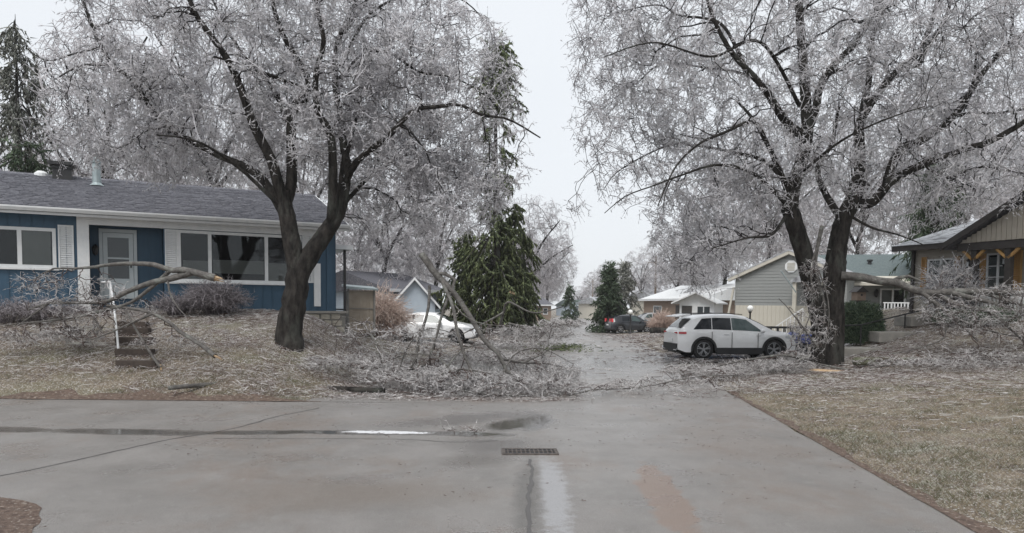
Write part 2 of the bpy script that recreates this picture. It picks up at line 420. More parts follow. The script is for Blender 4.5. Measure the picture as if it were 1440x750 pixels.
# ================================================================== SETTING
def axis(segs):
    o = []
    for a,b,st in segs: o += list(np.arange(a,b,st))
    return o+[segs[-1][1]]
def sheet(name, xs_of_row, ys, zf, material, dz=0, kind='structure', parent=None):
    v=[];f=[];n=None
    for y in ys:
        row = xs_of_row(y); n = len(row)
        for x in row: v.append((x, y, zf(x,y)+dz))
    for j in range(len(ys)-1):
        for i in range(n-1): a=j*n+i; f.append((a,a+1,a+n+1,a+n))
    me = bpy.data.meshes.new(name); me.from_pydata(v,[],f); me.materials.append(material)
    me.polygons.foreach_set('use_smooth',[True]*len(f))
    o = bpy.data.objects.new(name, me); col.objects.link(o)
    if parent: o.parent = parent
    if kind: o['kind'] = kind
    return o
def lawn_mat():
    m = bpy.data.materials.new('winter_lawn'); m.use_nodes=True; n=m.node_tree; b=n.nodes['Principled BSDF']
    b.inputs['Roughness'].default_value=.8
    g=n.nodes.new('ShaderNodeNewGeometry')
    def no(s,d=5,st=(1,1,1)):
        mp=n.nodes.new('ShaderNodeMapping'); mp.inputs['Scale'].default_value=st; n.links.new(g.outputs['Position'],mp.inputs['Vector'])
        t=n.nodes.new('ShaderNodeTexNoise'); t.inputs['Scale'].default_value=s; t.inputs['Detail'].default_value=d; t.inputs['Roughness'].default_value=.65
        n.links.new(mp.outputs[0],t.inputs['Vector']); return t.outputs['Fac']
    def rp(a,c,src):
        t=n.nodes.new('ShaderNodeMapRange'); t.inputs[1].default_value=a; t.inputs[2].default_value=c; n.links.new(src,t.inputs[0]); return t.outputs[0]
    def mi(f,A,B):
        t=n.nodes.new('ShaderNodeMix'); t.data_type='RGBA'; n.links.new(f,t.inputs[0])
        for i,v in ((6,A),(7,B)):
            if isinstance(v,tuple): t.inputs[i].default_value=(*v,1)
            else: n.links.new(v,t.inputs[i])
        return t.outputs[2]
    c=mi(rp(.35,.65,no(14,6,(1,.6,1))),(.085,.065,.048),(.215,.175,.125))
    c=mi(rp(.5,.68,no(.55,4,(.6,1.4,1))),c,(.15,.145,.085))
    c=mi(rp(.52,.66,no(1.1,5)),c,(.075,.048,.038))
    c=mi(rp(.54,.6,no(38,3,(1,.7,1))),c,(.46,.44,.42))
    c=mi(rp(.60,.70,no(.9,5,(.5,1.6,1))),c,(.43,.42,.38))
    n.links.new(c,b.inputs['Base Color'])
    bp=n.nodes.new('ShaderNodeBump'); bp.inputs['Strength'].default_value=.9; bp.inputs['Distance'].default_value=.03
    n.links.new(no(30,8),bp.inputs['Height']); n.links.new(bp.outputs[0],b.inputs['Normal']); return m
M_lawn = lawn_mat()
gx = axis([(-300,-40,20),(-40,-16,2),(-16,20,.35),(20,44,2),(44,320,20)])
gy = axis([(-40,0,4),(0,12,.6),(12,34,.35),(34,90,2),(90,600,15)])
def lawn_z(x,y):
    z = H(x,y)-.035
    if 4 < y < 60 and abs(x) < 20: z += .03*noise.noise(Vector((x*.9,y*.9,0)))*(1 if (x > XR(y)+.5 or x < XL(y)-.5 and y > 15) else 0)
    return z
sheet('ground', lambda y: gx, gy, lawn_z, M_lawn)

def road_mat():
    m = bpy.data.materials.new('wet_asphalt'); m.use_nodes=True; n=m.node_tree; b=n.nodes['Principled BSDF']
    g=n.nodes.new('ShaderNodeNewGeometry')
    def no(s,d=5,st=(1,1,1),r=.6):
        mp=n.nodes.new('ShaderNodeMapping'); mp.inputs['Scale'].default_value=st; n.links.new(g.outputs['Position'],mp.inputs['Vector'])
        t=n.nodes.new('ShaderNodeTexNoise'); t.inputs['Scale'].default_value=s; t.inputs['Detail'].default_value=d; t.inputs['Roughness'].default_value=r
        n.links.new(mp.outputs[0],t.inputs['Vector']); return t.outputs['Fac']
    def rp(a,c,src,lo=0,hi=1):
        t=n.nodes.new('ShaderNodeMapRange'); t.inputs[1].default_value=a; t.inputs[2].default_value=c; t.inputs[3].default_value=lo; t.inputs[4].default_value=hi
        n.links.new(src,t.inputs[0]); return t.outputs[0]
    def mi(f,A,B):
        t=n.nodes.new('ShaderNodeMix'); t.data_type='RGBA'; n.links.new(f,t.inputs[0])
        for i,v in ((6,A),(7,B)):
            if isinstance(v,tuple): t.inputs[i].default_value=(*v,1)
            else: n.links.new(v,t.inputs[i])
        return t.outputs[2]
    def ell(px,py,px2,py2,wd,soft,nsc=1.6,amp=.9):
        A=ground(px,py); B=ground(px2,py2); d=(B-A); L_=d.length/2; C_=(A+B)/2; an=math.atan2(d.y,d.x)
        mp=n.nodes.new('ShaderNodeMapping'); mp.vector_type='TEXTURE'; mp.inputs['Location'].default_value=(C_.x,C_.y,0); mp.inputs['Rotation'].default_value=(0,0,an); mp.inputs['Scale'].default_value=(L_,wd,1)
        sp=n.nodes.new('ShaderNodeVectorMath'); sp.operation='MULTIPLY'; sp.inputs[1].default_value=(1,1,0); n.links.new(g.outputs['Position'],sp.inputs[0]); n.links.new(sp.outputs[0],mp.inputs['Vector'])
        le=n.nodes.new('ShaderNodeVectorMath'); le.operation='LENGTH'; n.links.new(mp.outputs[0],le.inputs[0])
        ad=n.nodes.new('ShaderNodeMath'); ad.operation='MULTIPLY_ADD'; ad.inputs[1].default_value=amp*2; n.links.new(no(nsc,6,(1,1,1),.7),ad.inputs[0]); n.links.new(le.outputs['Value'],ad.inputs[2])
        return rp(1+amp+soft,1+amp-soft,ad.outputs[0])
    c=mi(rp(.3,.7,no(1.3,6,(1,.8,1))),(.165,.155,.146),(.235,.22,.209))
    c=mi(rp(.50,.62,no(.45,6,(1,.7,1),.7)),c,(.19,.16,.14))
    c=mi(rp(.54,.66,no(6,8,(1,.5,1),.8)),c,(.235,.225,.215))
    c=mi(ell(905,652,972,765,.20,.12,3.2,1.1),c,(.21,.155,.125))
    c=mi(ell(700,640,640,655,.35,.5),c,(.12,.108,.098))
    c=mi(ell(772,645,788,765,.14,.30,7,1.3),c,(.31,.31,.32))
    c=mi(ell(742,650,742,765,.13,.4,5,.9),c,(.115,.108,.10))
    c=mi(ell(350,700,640,690,.5,.6,1.2),c,(.17,.145,.125))
    c=mi(ell(1000,600,1090,640,.4,.6,1.2),c,(.20,.18,.165))
    def mx2(a,b_):
        t=n.nodes.new('ShaderNodeMath'); t.operation='MAXIMUM'; n.links.new(a,t.inputs[0]); n.links.new(b_,t.inputs[1]); return t.outputs[0]
    pud=None
    for (x0,y0,x1,y1,wd) in ((-160,601,90,606,0.23),(60,605,300,610,0.243),(270,609,440,608,0.189),(400,607,640,610,0.203),(590,609,720,612,.20),(690,606,762,586,.36),(742,606,758,582,.3)):
        e_=ell(x0,y0,x1,y1,wd,.28,2.0,.55); pud=e_ if pud is None else mx2(pud,e_)
    damp=mx2(ell(640,622,760,628,.5,.5,2),ell(560,600,740,580,.45,.5,2))
    pale_strip=ell(482,607,604,609,.12,.16,9,.8)  # whitish strip mixed into the road colour over the gutter puddle
    c=mi(damp,c,(.115,.105,.098))
    c=mi(rp(.55,.75,no(110,2)),c,(.50,.48,.47))
    c=mi(rp(.56,.70,no(75,3)),c,(.085,.08,.075))
    n.links.new(c,b.inputs['Base Color'])
    c=mi(pud,c,(.10,.095,.088)); c=mi(pale_strip,c,(.74,.75,.77)); n.links.new(c,b.inputs['Base Color'])
    far=ell(700,512,935,512,3.2,.8,.8)
    r0=rp(.35,.62,no(.9,6),.24,.46)
    def mf(f,A,B):
        t=n.nodes.new('ShaderNodeMix'); t.data_type='FLOAT'; n.links.new(f,t.inputs[0]); n.links.new(A,t.inputs[2]); t.inputs[3].default_value=B; return t.outputs[0]
    r0=mf(far,r0,.17); r0=mf(damp,r0,.2); r0=mf(pud,r0,.07); r0=mf(pale_strip,r0,.3); n.links.new(r0,b.inputs['Roughness'])
    b.inputs['Specular IOR Level'].default_value=.6
    bp=n.nodes.new('ShaderNodeBump'); bp.inputs['Distance'].default_value=.012
    st=n.nodes.new('ShaderNodeMapRange'); st.inputs[3].default_value=.55; st.inputs[4].default_value=.02; n.links.new(pud,st.inputs[0]); n.links.new(st.outputs[0],bp.inputs['Strength'])
    n.links.new(no(70,8,(1,1,1),.75),bp.inputs['Height']); n.links.new(bp.outputs[0],b.inputs['Normal']); return m
M_road = road_mat()
def left_edge(y):
    near = 7.3
    if y < near-1.8: return -3.85
    if y < near: t=(y-(near-1.8))/1.8; return -3.85+.10*noise.noise(Vector((2,y*3,5)))-1.8*(1-math.sqrt(max(0,1-t*t)))-(t>.98)*2
    if y <= EDGE: return -70
    f = y-EDGE
    if f < 2.2: t=1-f/2.2; return XL(y)-2.2*(1-math.sqrt(max(0,1-t*t)))
    return XL(y)
ry = sorted(set([round(v,3) for v in axis([(-30,5,1),(5,7.3,.1),(7.3,14.4,.7),(14.4,16.8,.1),(16.8,90,1),(90,420,10)])]+[7.305,14.4,14.41]))
def road_row(y):
    a=left_edge(y); b=XR(y)+.09*noise.noise(Vector((1.3,y*1.1,0)))
    if a < -60: k=[a,-50,-35,-25,-18]+list(np.linspace(-15,b,38))
    else: k=list(np.linspace(a,a+1.5,5))[:-1]+list(np.linspace(a+1.5,b,39))
    return k
def road_z(x,y): return H(min(max(x,XL(y)),XR(y)) if y>EDGE else min(x,XR(y)),y)
def warp_road(o):
    for v in o.data.vertices:
        if v.co.x < -4.5 and 14.3 < v.co.y < 14.5: v.co.y += .14*noise.noise(Vector((v.co.x*.8,0,3)))+.05*noise.noise(Vector((v.co.x*4,0,3)))
road = sheet('road', road_row, ry, road_z, M_road); warp_road(road)
# bare mud and rotting leaves along the unkerbed road edges
M_mud = mat('verge_mud', (.06,.036,.027), .75, (.15,.105,.08), 16, bump=.9, bscale=50, c3=(.33,.29,.25), s3=22, w3=(.58,.66))
def verge(a0,a1,fn,w0,seed):
    ts=np.linspace(a0,a1,220); v=[];f=[]
    for i,t in enumerate(ts):
        k=w0*(.35+1.7*abs(noise.noise(Vector((t*.7,seed,0))))+.5*noise.noise(Vector((t*3.1,seed,4))))
        for j,u in enumerate((-.06,.3,.65,1)):
            x,y=fn(t,k*u); v.append((x,y,H(x,y)+(.012 if j else .006)))
        if i:
            for j in range(3): q=4*i+j; f.append((q-4,q-3,q+1,q))
    me=bpy.data.meshes.new('mud_verge'); me.from_pydata(v,[],f); me.materials.append(M_mud); o=bpy.data.objects.new('mud_verge',me); col.objects.link(o); o['kind']='structure'
verge(-40,-3.7,lambda t,k:(t,EDGE+k*min(1,(-3.6-t)/2.5)),.5,2.5)
verge(3,17,lambda t,k:(XR(t)+k,t),.13,7.5)
sheet('mud_verge', lambda y: list(np.linspace(-9, left_edge(y)+.015, 14)), list(np.arange(4,7.25,.12)), lambda x,y: .006+.012*noise.noise(Vector((x*5,y*5,1))) , M_mud)
# driveways
M_drive = mat('wet_driveway', (.16,.155,.15), .22, (.24,.23,.225), 1.2, bump=.2, bscale=60, c3=(.33,.33,.33), s3=.8)
def drive(x0f, x1f, y0, y1, dz=.006, m=None):
    return sheet('driveway', lambda y: list(np.linspace(x0f(y), x1f(y), 30)), list(np.arange(y0,y1+.01,.5)), H, m or M_drive, dz)
drive(lambda y: XR(y)-.4, lambda y: 13.2, 25.4, 31.2)
drive(lambda y: -11, lambda y: XL(y)+.4, 34, 38.5)
drive(lambda y: XR(y)-.4, lambda y: 19, 48, 51.5)
drive(lambda y: XR(y)-.4, lambda y: 22, 67, 72)
drive(lambda y: -16, lambda y: XL(y)+.4, 80, 88)
# thin water lying in the gutter line and beside the drain
def puddle(pts, name='puddle', m=None, dz=.008, jag=.04, n=3):
    P=[ground(*p) for p in pts]; Q=[]
    for i,p in enumerate(P):
        q=P[(i+1)%len(P)]
        for k in range(n):
            c=p.lerp(q,k/n); j=Vector((noise.noise(c*3.1),noise.noise(c*3.1+Vector((7,7,7))),0))*jag*2; Q.append((c.x+j.x,c.y+j.y,dz))
    me=bpy.data.meshes.new(name); me.from_pydata(Q,[],[tuple(range(len(Q)))]); me.materials.append(m or M_water)
    o=bpy.data.objects.new(name,me); col.objects.link(o); o['kind']='structure'; return o
M_seam = mat('asphalt_seam', (.085,.08,.078), .5)
def ribbon(px, wd, name='road_seam', m=None, dz=.004):
    P=resample([ground(*p) for p in px], 60); v=[];f=[]
    for i,p in enumerate(P):
        t=P[min(i+1,59)]-P[max(i-1,0)]; t/=np.linalg.norm(t); nrm=np.array([-t[1],t[0],0])
        j=.025*noise.noise(Vector(p)*4); ww=wd*(.6+.8*abs(noise.noise(Vector(p)*2.3)))
        for s in (-1,1): q=p+nrm*(s*ww/2+j); v.append((q[0],q[1],dz))
        if i: k=2*i; f.append((k-2,k-1,k+1,k))
    me=bpy.data.meshes.new(name); me.from_pydata(v,[],f); me.materials.append(m or M_seam); o=bpy.data.objects.new(name,me); col.objects.link(o); o['kind']='structure'; return o
ribbon([(-30,675),(40,662),(140,640),(230,620),(290,610),(340,600),(390,586),(450,574)], .035)
ribbon([(744,646),(748,662),(746,682),(744,700),(743,725),(741,757)], .05)
ribbon([(700,620),(640,622),(560,618),(440,617),(300,617)], .02)

# storm drain in a sunken frame
dl = ground(745, 636); dr_ = empty('storm_drain', (dl.x,dl.y,0), R(2), 'rusty rectangular storm drain grate sunk in the road where the puddle ends', 'drain')
M_rust = mat('rusty_iron', (.05,.042,.038), .55, (.11,.09,.078), 20, bump=.5)
f=MB(); hw,hd=.32,.14
f.box(-hw,hw,hd,hd+.045,-.0,.016).box(-hw,hw,-hd-.045,-hd,0,.016).box(-hw-.045,-hw,-hd-.045,hd+.045,0,.017).box(hw,hw+.045,-hd-.045,hd+.045,0,.017).build('frame',M_rust,dr_)
MB().box(-hw,hw,-hd,hd,.004,.009).build('pit',M_dark,dr_)
bm_=MB().box(-.008,.008,-hd,hd,.009,.015).mesh('grate_bar',[M_rust])
for i in range(11): inst('grate_bar',bm_,dr_,((i-5)*.057,0,0))
MB().box(-hw,hw,-.012,.012,.010,.017).build('cross_bar',M_rust,dr_)

# ================================================================== PLANE TOOL FOR FACADES
class Wall:
    "a house frame: origin a, x along a->b, y into the depth, z up"
    def __init__(s, a, b, z0):
        s.o=Vector((a[0],a[1],z0)); d=Vector((b[0]-a[0],b[1]-a[1],0)); s.ang=math.atan2(d.y,d.x); s.d=d.normalized(); s.L=d.length
        s.n=Vector((-s.d.y,s.d.x,0))
    def uv(s, px, py, back=0):
        r=ray(px,py); o=s.o+s.n*back; t=(o-CAM).dot(s.n)/r.dot(s.n); p=CAM+r*t-s.o; return p.dot(s.d), p.z
    def rect(s, x0,y0,x1,y1, back=0):
        "pixel corners -> u0,u1,z0,z1 (z taken at the middle column)"
        u0=s.uv(x0,(y0+y1)/2,back)[0]; u1=s.uv(x1,(y0+y1)/2,back)[0]; xm=(x0+x1)/2
        return u0,u1,s.uv(xm,y1,back)[1],s.uv(xm,y0,back)[1]
def boards(parent, m, u0,u1,z0,z1, yv=0, vertical=True, wd=.3, name='siding_board', cache={}):
    key=(m.name,vertical)
    if key not in cache:
        b=MB()
        if vertical: b.box(.0,.96,-.012,.02,0,1).box(.96,1.0,-.03,.02,0,1)
        else: b.add([(0,0,0),(1,0,0),(1,-.022,0),(0,-.022,0),(0,0,.99),(1,0,.99),(1,-.004,.99),(0,-.004,.99)],[(0,1,2,3),(3,2,6,7),(4,7,6,5),(0,3,7,4),(1,5,6,2),(0,4,5,1)])
        cache[key]=b.mesh('siding_board',[m])
    me=cache[key]
    if vertical:
        n=max(1,round((u1-u0)/wd)); w_=(u1-u0)/n
        for i in range(n): inst(name,me,parent,(u0+i*w_,yv,z0),(0,0,0),(w_,1,z1-z0))
    else:
        n=max(1,round((z1-z0)/wd)); w_=(z1-z0)/n
        for i in range(n): inst(name,me,parent,(u0,yv,z0+i*w_),(0,0,0),(u1-u0,1,w_))
def window(parent, u0,u1,z0,z1, yv=0, splits=(), fw=.07, m=None, glass=None, sill=True, rows=0, name='window', blind=None, backing=True, label=None):
    m=m or M_white; fr=MB(); y0=yv-.05; y1=yv+.04
    fr.box(u0,u1,y0,y1,z1-fw,z1).box(u0,u1,y0,y1,z0,z0+fw).box(u0,u0+fw,y0+.003,y1,z0+fw,z1-fw).box(u1-fw,u1,y0+.003,y1,z0+fw,z1-fw)
    xs=[u0]+[u0+(u1-u0)*t for t in splits]+[u1]
    w_=fr.build('window',m,parent); 
    if label: w_['label']=label
    for t in xs[1:-1]: MB().box(t-fw*.6,t+fw*.6,y0+.006,y1,z0+fw,z1-fw).build('mullion',m,w_)
    for a,b in zip(xs,xs[1:]):
        MB().box(a+(fw if a==u0 else fw*.6),b-(fw if b==u1 else fw*.6),yv-.012,yv-.004,z0+fw,z1-fw).build('pane',glass or M_glass,w_)
    for k in range(rows):
        zz=z0+fw+(z1-z0-2*fw)*(k+1)/(rows+1); MB().box(u0+fw,u1-fw,yv-.03,yv-.002,zz-.015,zz+.015).build('muntin',m,w_)
    if sill: MB().box(u0-.06,u1+.06,yv-.10,yv+.03,z0-.05,z0-.003).build('sill',m,w_)
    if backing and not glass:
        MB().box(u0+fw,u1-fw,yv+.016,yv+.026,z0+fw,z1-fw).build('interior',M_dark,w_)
        for (t0,t1,h0,h1) in (blind or []):
            MB().box(u0+(u1-u0)*t0,u0+(u1-u0)*t1,yv+.004,yv+.010,z0+(z1-z0)*h0,z0+(z1-z0)*h1).build('blind',M_blind,w_)
    return w_
def shutter(parent, u0,u1,z0,z1, yv=0, m=None, n=None, cache={}):
    m=m or M_white; y0=yv-.055; s=MB(); e=.04
    s.box(u0,u0+e,y0,yv-.005,z0,z1).box(u1-e,u1,y0,yv-.005,z0,z1).box(u0+e,u1-e,y0+.002,yv-.005,z1-e,z1).box(u0+e,u1-e,y0+.002,yv-.005,z0,z0+e)
    s.box(u0+e,u1-e,yv-.02,yv-.012,z0+e,z1-e)
    o=s.build('shutter',m,parent); n=n or int((z1-z0-2*e)/.06); k=(m.name,)
    if k not in cache: cache[k]=MB().add([(0,0,0),(1,0,0),(1,-.028,-.02),(0,-.028,-.02),(0,0,.008),(1,0,.008),(1,-.028,-.012),(0,-.028,-.012)],[(0,3,2,1),(4,5,6,7),(2,3,7,6),(0,1,5,4)]).mesh('louvre',[m])
    for i in range(n): inst('louvre',cache[k],o,(u0+e,yv-.02,z0+e+(z1-z0-2*e)*(i+.5)/n),(0,0,0),(u1-u0-2*e,1,1))
    return o
def shingle_slope(parent, a, b, up, n, m, tabs=.32, name='shingle_course', t=.018):
    "courses from eave line a->b climbing by vector up; each course one overlapping strip with uneven tabs"
    a=Vector(a); b=Vector(b); up=Vector(up); L=(b-a).length; dirv=(b-a)/L; nrm=dirv.cross(up).normalized()
    if nrm.z<0: nrm=-nrm
    rg=random.Random(5)
    for i in range(n):
        s=MB(); k=0; x=0
        p=a+up*(i/n)
        while x<L:
            w_=min(tabs*(.9+.2*rg.random()),L-x+.001); e=-.012+.02*rg.random(); tt=t*(.7+.7*rg.random())
            q0=p+dirv*x+up.normalized()*(-.02+e); q1=q0+dirv*(w_-.012); st=up/n*1.08
            s.add([q0,q1,q1+nrm*tt,q0+nrm*tt,q0+st,q1+st,q1+st+nrm*.003,q0+st+nrm*.003],[(0,1,2,3),(3,2,6,7),(0,3,7,4),(1,5,6,2)]); x+=w_
        s.build(name,m,parent)

# ================================================================== BLUE HOUSE
zb=1.63
BW=Wall((W(0,440,20.6).x,20.6),(W(472,440,24.9).x,24.9),zb)
bh=empty('blue_house',BW.o,BW.ang,'long navy blue bungalow with white trim and grey shingle roof on the left bank','house')
L=BW.L; UL=-6.0; D=8.5
zt=BW.uv(240,310)[1]                       # top of wall
uP0=BW.uv(127,400)[0]; uP1=BW.uv(231,400)[0]; REC=.75
core=MB().box(UL,uP0-.02,.03,.12,0,zt).box(uP0,uP1,REC+.02,REC+.12,0,zt).box(uP1+.02,L,.03,.12,0,zt).box(UL,L,.12+REC,D,0,zt).box(uP0-.14,uP0-.02,.12,REC+.12,0,zt).box(uP1+.02,uP1+.14,.12,REC+.12,0,zt)
core.box(L-.12,L-.004,.12,D,0,zt).box(UL,uP0-.14,.12,.9,0,.2).box(uP1+.14,L-.12,.12,.9,0,.2)
core.prism([(L-.12,0,zt),(L-.12,D,zt),(L-.12,D/2,zt+1.5)],(.1,0,0)).build('wall_core',M_blue,bh)
beamz0=BW.uv(200,320)[1]
wl=BW.rect(-78,318,79,376); wm=BW.rect(250,328,424,398); sh=[BW.rect(82,317,104,380),BW.rect(232,323,251,399),BW.rect(425,331,443,398)]
# vertical boards: below, above and beside the openings
boards(bh,M_blue,UL,wl[0],0,zt); boards(bh,M_blue,wl[0],wl[1],0,wl[2]-.05); boards(bh,M_blue,wl[0],wl[1],wl[3],zt)
uc=BW.uv(110,400)[0]; boards(bh,M_blue,wl[1],uc,0,zt)
boards(bh,M_blue,uP1,wm[0],0,zt-.22); boards(bh,M_blue,wm[0],wm[1],0,wm[2]-.05); boards(bh,M_blue,wm[1],L,0,zt-.02)
boards(bh,M_blue,uP0,BW.uv(138,400,REC)[0],0,zt,REC); boards(bh,M_blue,BW.uv(193,400,REC)[0],uP1,0,zt,REC)
for i in range(int(D/.3)): inst('siding_board',bpy.data.meshes['siding_board'],bh,(L,i*.3,0),(0,0,R(90)),(.3,1,zt))
MB().box(uc,uP0,-.09,.03,0,zt).build('porch_column',M_white,bh)
MB().box(uP0,L-.35,-.07,.02,beamz0,zt-.002).build('frieze_board',M_white,bh)
window(bh,*wl,splits=(.66,),blind=[(.68,.95,.08,.92)],fw=.09); 
window(bh,*wm,splits=(.245,.70),blind=[(.04,.23,.06,.42),(.27,.68,.18,.45),(.72,.96,.06,.42)],fw=.085)
for s_ in sh: shutter(bh,*s_)
MB().box(*BW.rect(441,371,450,431)[:2],-.1,-.03,*BW.rect(441,371,450,431)[2:]).build('downspout',M_white,bh)
MB().box(L-.30,L-.12,-.045,.0,.0,zt).build('corner_trim',M_blue,bh)
# storm door
dv=BW.rect(140,323,193,421,REC); ddr=MB(); u0,u1,z0,z1=dv; z0=max(z0,0)
ddr.box(u0,u0+.09,REC-.07,REC+.02,z0,z1).box(u1-.09,u1,REC-.07,REC+.02,z0,z1).box(u0+.09,u1-.09,REC-.07,REC+.02,z1-.1,z1).build('door_frame',M_doorp,bh)
dd=MB(); a0,a1=u0+.1,u1-.1; e=.12
dd.box(a0,a0+e,REC-.05,REC,z0+.02,z1-.11).box(a1-e,a1,REC-.05,REC,z0+.02,z1-.11).box(a0+e,a1-e,REC-.049,REC,z1-.25,z1-.11).box(a0+e,a1-e,REC-.049,REC,z0+.02,z0+.62).box(a0+e,a1-e,REC-.049,REC,z0+1.2,z0+1.25).box(a0+e+.08,a1-e-.08,REC-.065,REC-.049,z0+.12,z0+.52)
dobj=dd.build('storm_door',M_doorp,bh,bev=.006)
MB().box(a0+e,a1-e,REC-.03,REC-.022,z0+.62,z1-.25).build('pane',M_glass,dobj)
MB().box(a0+e,a1-e,REC+.005,REC+.012,z0+.62,z1-.25).build('inner_panel',mat('grey_inner_door',(.25,.27,.28),.6),dobj)
MB().box(a1-.09,a1-.05,REC-.1,REC-.05,z0+.95,z0+1.1).build('handle',M_black,dobj)
# wall lantern beside the door
lu,lz=BW.uv(134,350,REC-.1); MB().lathe([(.0,.14),(.05,.1),(.09,.03),(.07,-.12),(.03,-.18),(0,-.2)],8,(lu,REC-.1,lz)).box(lu-.02,lu+.02,REC-.1,REC,lz+.02,lz+.06).build('wall_lantern',M_black,bh)
# porch slab, foundation of stones
MB().box(uP0-.3,uP1+.1,-1.1,REC,-.34,-.02).build('porch_slab',M_concrete,bh)
MB().box(uP0-.1,uP1-.3,-1.55,-1.1,-.5,-.2).build('porch_step',M_concrete,bh)
us=BW.uv(352,440)[0]
MB().box(us,L+.35,-.28,.1,-.04,.035).box(UL,us,-.04,.03,-.06,-.0).build('ledge',M_concrete,bh)
MB().box(us+.02,L+.28,-.2,.1,-1.6,-.04).box(UL,us,0,.1,-1.5,-.06).box(L-.1,L+.05,.1,D,-1.6,-.04).build('foundation',M_mortar,bh)
rg=random.Random(3); stn=[]
for k in range(5):
    b=MB(); w2,h2=.5,.5; vs=[(x*w2*(1-.12*rg.random()),y,z*h2*(1-.12*rg.random())) for y,sc in ((0,1),) for x,z in ((-1,-.8),(-.8,-1),(.8,-1),(1,-.8),(1,.8),(.8,1),(-.8,1),(-1,.8))]
    b.prism(vs,(0,1,0)); v2=[(x*.9,-.35-.3*rg.random(),z*.9) for x,y,z in vs]; b.add(vs+v2,[(i,(i+1)%8,(i+1)%8+8,i+8) for i in range(8)]+[tuple(range(8,16))]); stn.append(b.mesh('stone',[M_stone]))
for r in range(6):
    x=us+.05
    while x<L+.2:
        w_=.22+.2*rg.random(); 
        if x+w_>L+.28: break
        inst('stone',stn[rg.randrange(5)],bh,(x+w_/2,-.205,-.15-r*.21),(0,0,0),(w_-.02,.06,.19)); x+=w_
# roof
OH=.55; sl=1.5/(D/2); ez=zt-.02; ridge=(D/2+OH)*sl*.92
MB().box(UL-.3,L+.28,-OH+.02,0.02,ez-.02,ez+.0).build('soffit',M_white,bh)
MB().box(UL-.3,L+.3,-OH-.01,-OH+.02,ez-.07,ez+.13).build('fascia',M_white,bh)
g=MB(); pr=[(-OH-.14,ez+.13),(-OH-.14,ez+.09),(-OH-.10,ez+.01),(-OH-.015,ez+.01),(-OH-.015,ez+.13),(-OH-.03,ez+.13),(-OH-.03,ez+.03),(-OH-.095,ez+.03),(-OH-.12,ez+.13)]
g.prism([(UL-.3,y,z) for y,z in pr],(L-UL+.62,0,0)).build('gutter',M_white,bh)
MB().prism([(UL-.3,-OH-.05,ez+.10),(UL-.3,D/2,ez+.10+ridge),(UL-.3,D+OH,ez+.10),(UL-.3,D+OH,ez),(UL-.3,D/2,ez+ridge),(UL-.3,-OH-.05,ez)],(L-UL+.6,0,0)).build('roof',M_shingle,bh)
shingle_slope(bh,(UL-.3,-OH-.05,ez+.115),(L+.3,-OH-.05,ez+.115),(0,D/2+OH+.05,ridge),26,M_shingle)
MB().prism([(UL-.3,D/2-.15,ez+ridge+.07),(UL-.3,D/2,ez+ridge+.16),(UL-.3,D/2+.15,ez+ridge+.07)],(L-UL+.6,0,0)).build('ridge_cap',M_shingle,bh)
MB().bar((L+.31,-OH-.05,ez+.03),(L+.31,D/2,ez+ridge+.03),.025,.2).bar((L+.31,D+OH,ez+.03),(L+.31,D/2,ez+ridge+.03),.025,.2).build('rake_board',M_white,bh)
# roof vents
def roofz(v): return ez+.12+(v+OH)/(D/2+OH)*ridge
v=D/2-.3; cu=BW.uv(88,250,v)[0]
MB().box(cu-.27,cu+.27,v-.25,v+.25,roofz(v)-.2,roofz(v)+.38).box(cu-.36,cu+.36,v-.34,v+.34,roofz(v)+.38,roofz(v)+.5).box(cu-.31,cu+.31,v-.29,v+.29,roofz(v)+.28,roofz(v)+.33).build('chimney_box',M_black,bh,bev=.01)
MB().lathe([(0,.0),(.22,.0),(.2,.14),(.1,.22),(0,.23)],14,(cu-.62,v+.3,roofz(v)+.0)).build('dome_vent',M_white,bh)
v=D/2-1.0; cu=BW.uv(136,250,v)[0]
MB().lathe([(.27,.0),(.16,.06),(.13,.1),(.13,.72),(.17,.74),(.17,.82),(.11,.84),(.06,.95),(.06,1.02),(0,1.03)],16,(cu,v,roofz(v)-.04)).build('flue_pipe',M_steel,bh)
# side canopy with post at the right gable end
can=empty('side_canopy',BW.o+BW.d*(L+.1)+BW.n*1.2,BW.ang,'small white canopy on a thin black post at the gable end of the blue house','canopy')
czt=BW.uv(484,347,1.2)[1]
MB().box(0,.75,-.3,2.2,czt-.12,czt+.03).build('canopy_roof',M_white,can)
MB().box(.5,.58,0,.08,-1.0,czt-.12).build('post',M_black,can)
MB().box(.5,.58,2.0,2.08,-1.0,czt-.12).build('post',M_black,can)
hr=MB();
for z_ in (.05,-.35): hr.box(.51,.57,.08,2.0,z_,z_+.05)
hr.build('rail',M_black,can)

# shed beside the house
sp=W(508,440,27.5); sh_=empty('garden_shed',(sp.x,sp.y,H(sp.x,sp.y)-.05),BW.ang*.6,'small beige lean-to shed with corrugated panel sides right of the blue house','shed')
hs=W(508,402,27.5).z-H(sp.x,sp.y); M_shed=mat('beige_panel',(.36,.30,.235),.6,(.42,.36,.29),3)
for i in range(7): MB().box(-.44+i*.125,-.44+i*.125+.118,-.02,.0,.1,hs-.12).build('panel',M_shed,sh_)
MB().box(-.44,.44,.02,1.4,.05,hs-.15).build('body',M_shed,sh_)
for x in (-.5,.44): MB().box(x,x+.07,-.06,.03,0,hs-.05).build('post',M_concrete,sh_)
MB().box(-.44,.44,-.05,-.022,hs*.55,hs*.55+.03).build('rail',M_concrete,sh_)
MB().prism([(-.6,-.2,hs-.06),(.6,-.2,hs-.12),(.6,-.2,hs-.06),(-.6,-.2,hs+.02)],(0,1.8,.12)).build('roof',M_steel,sh_)

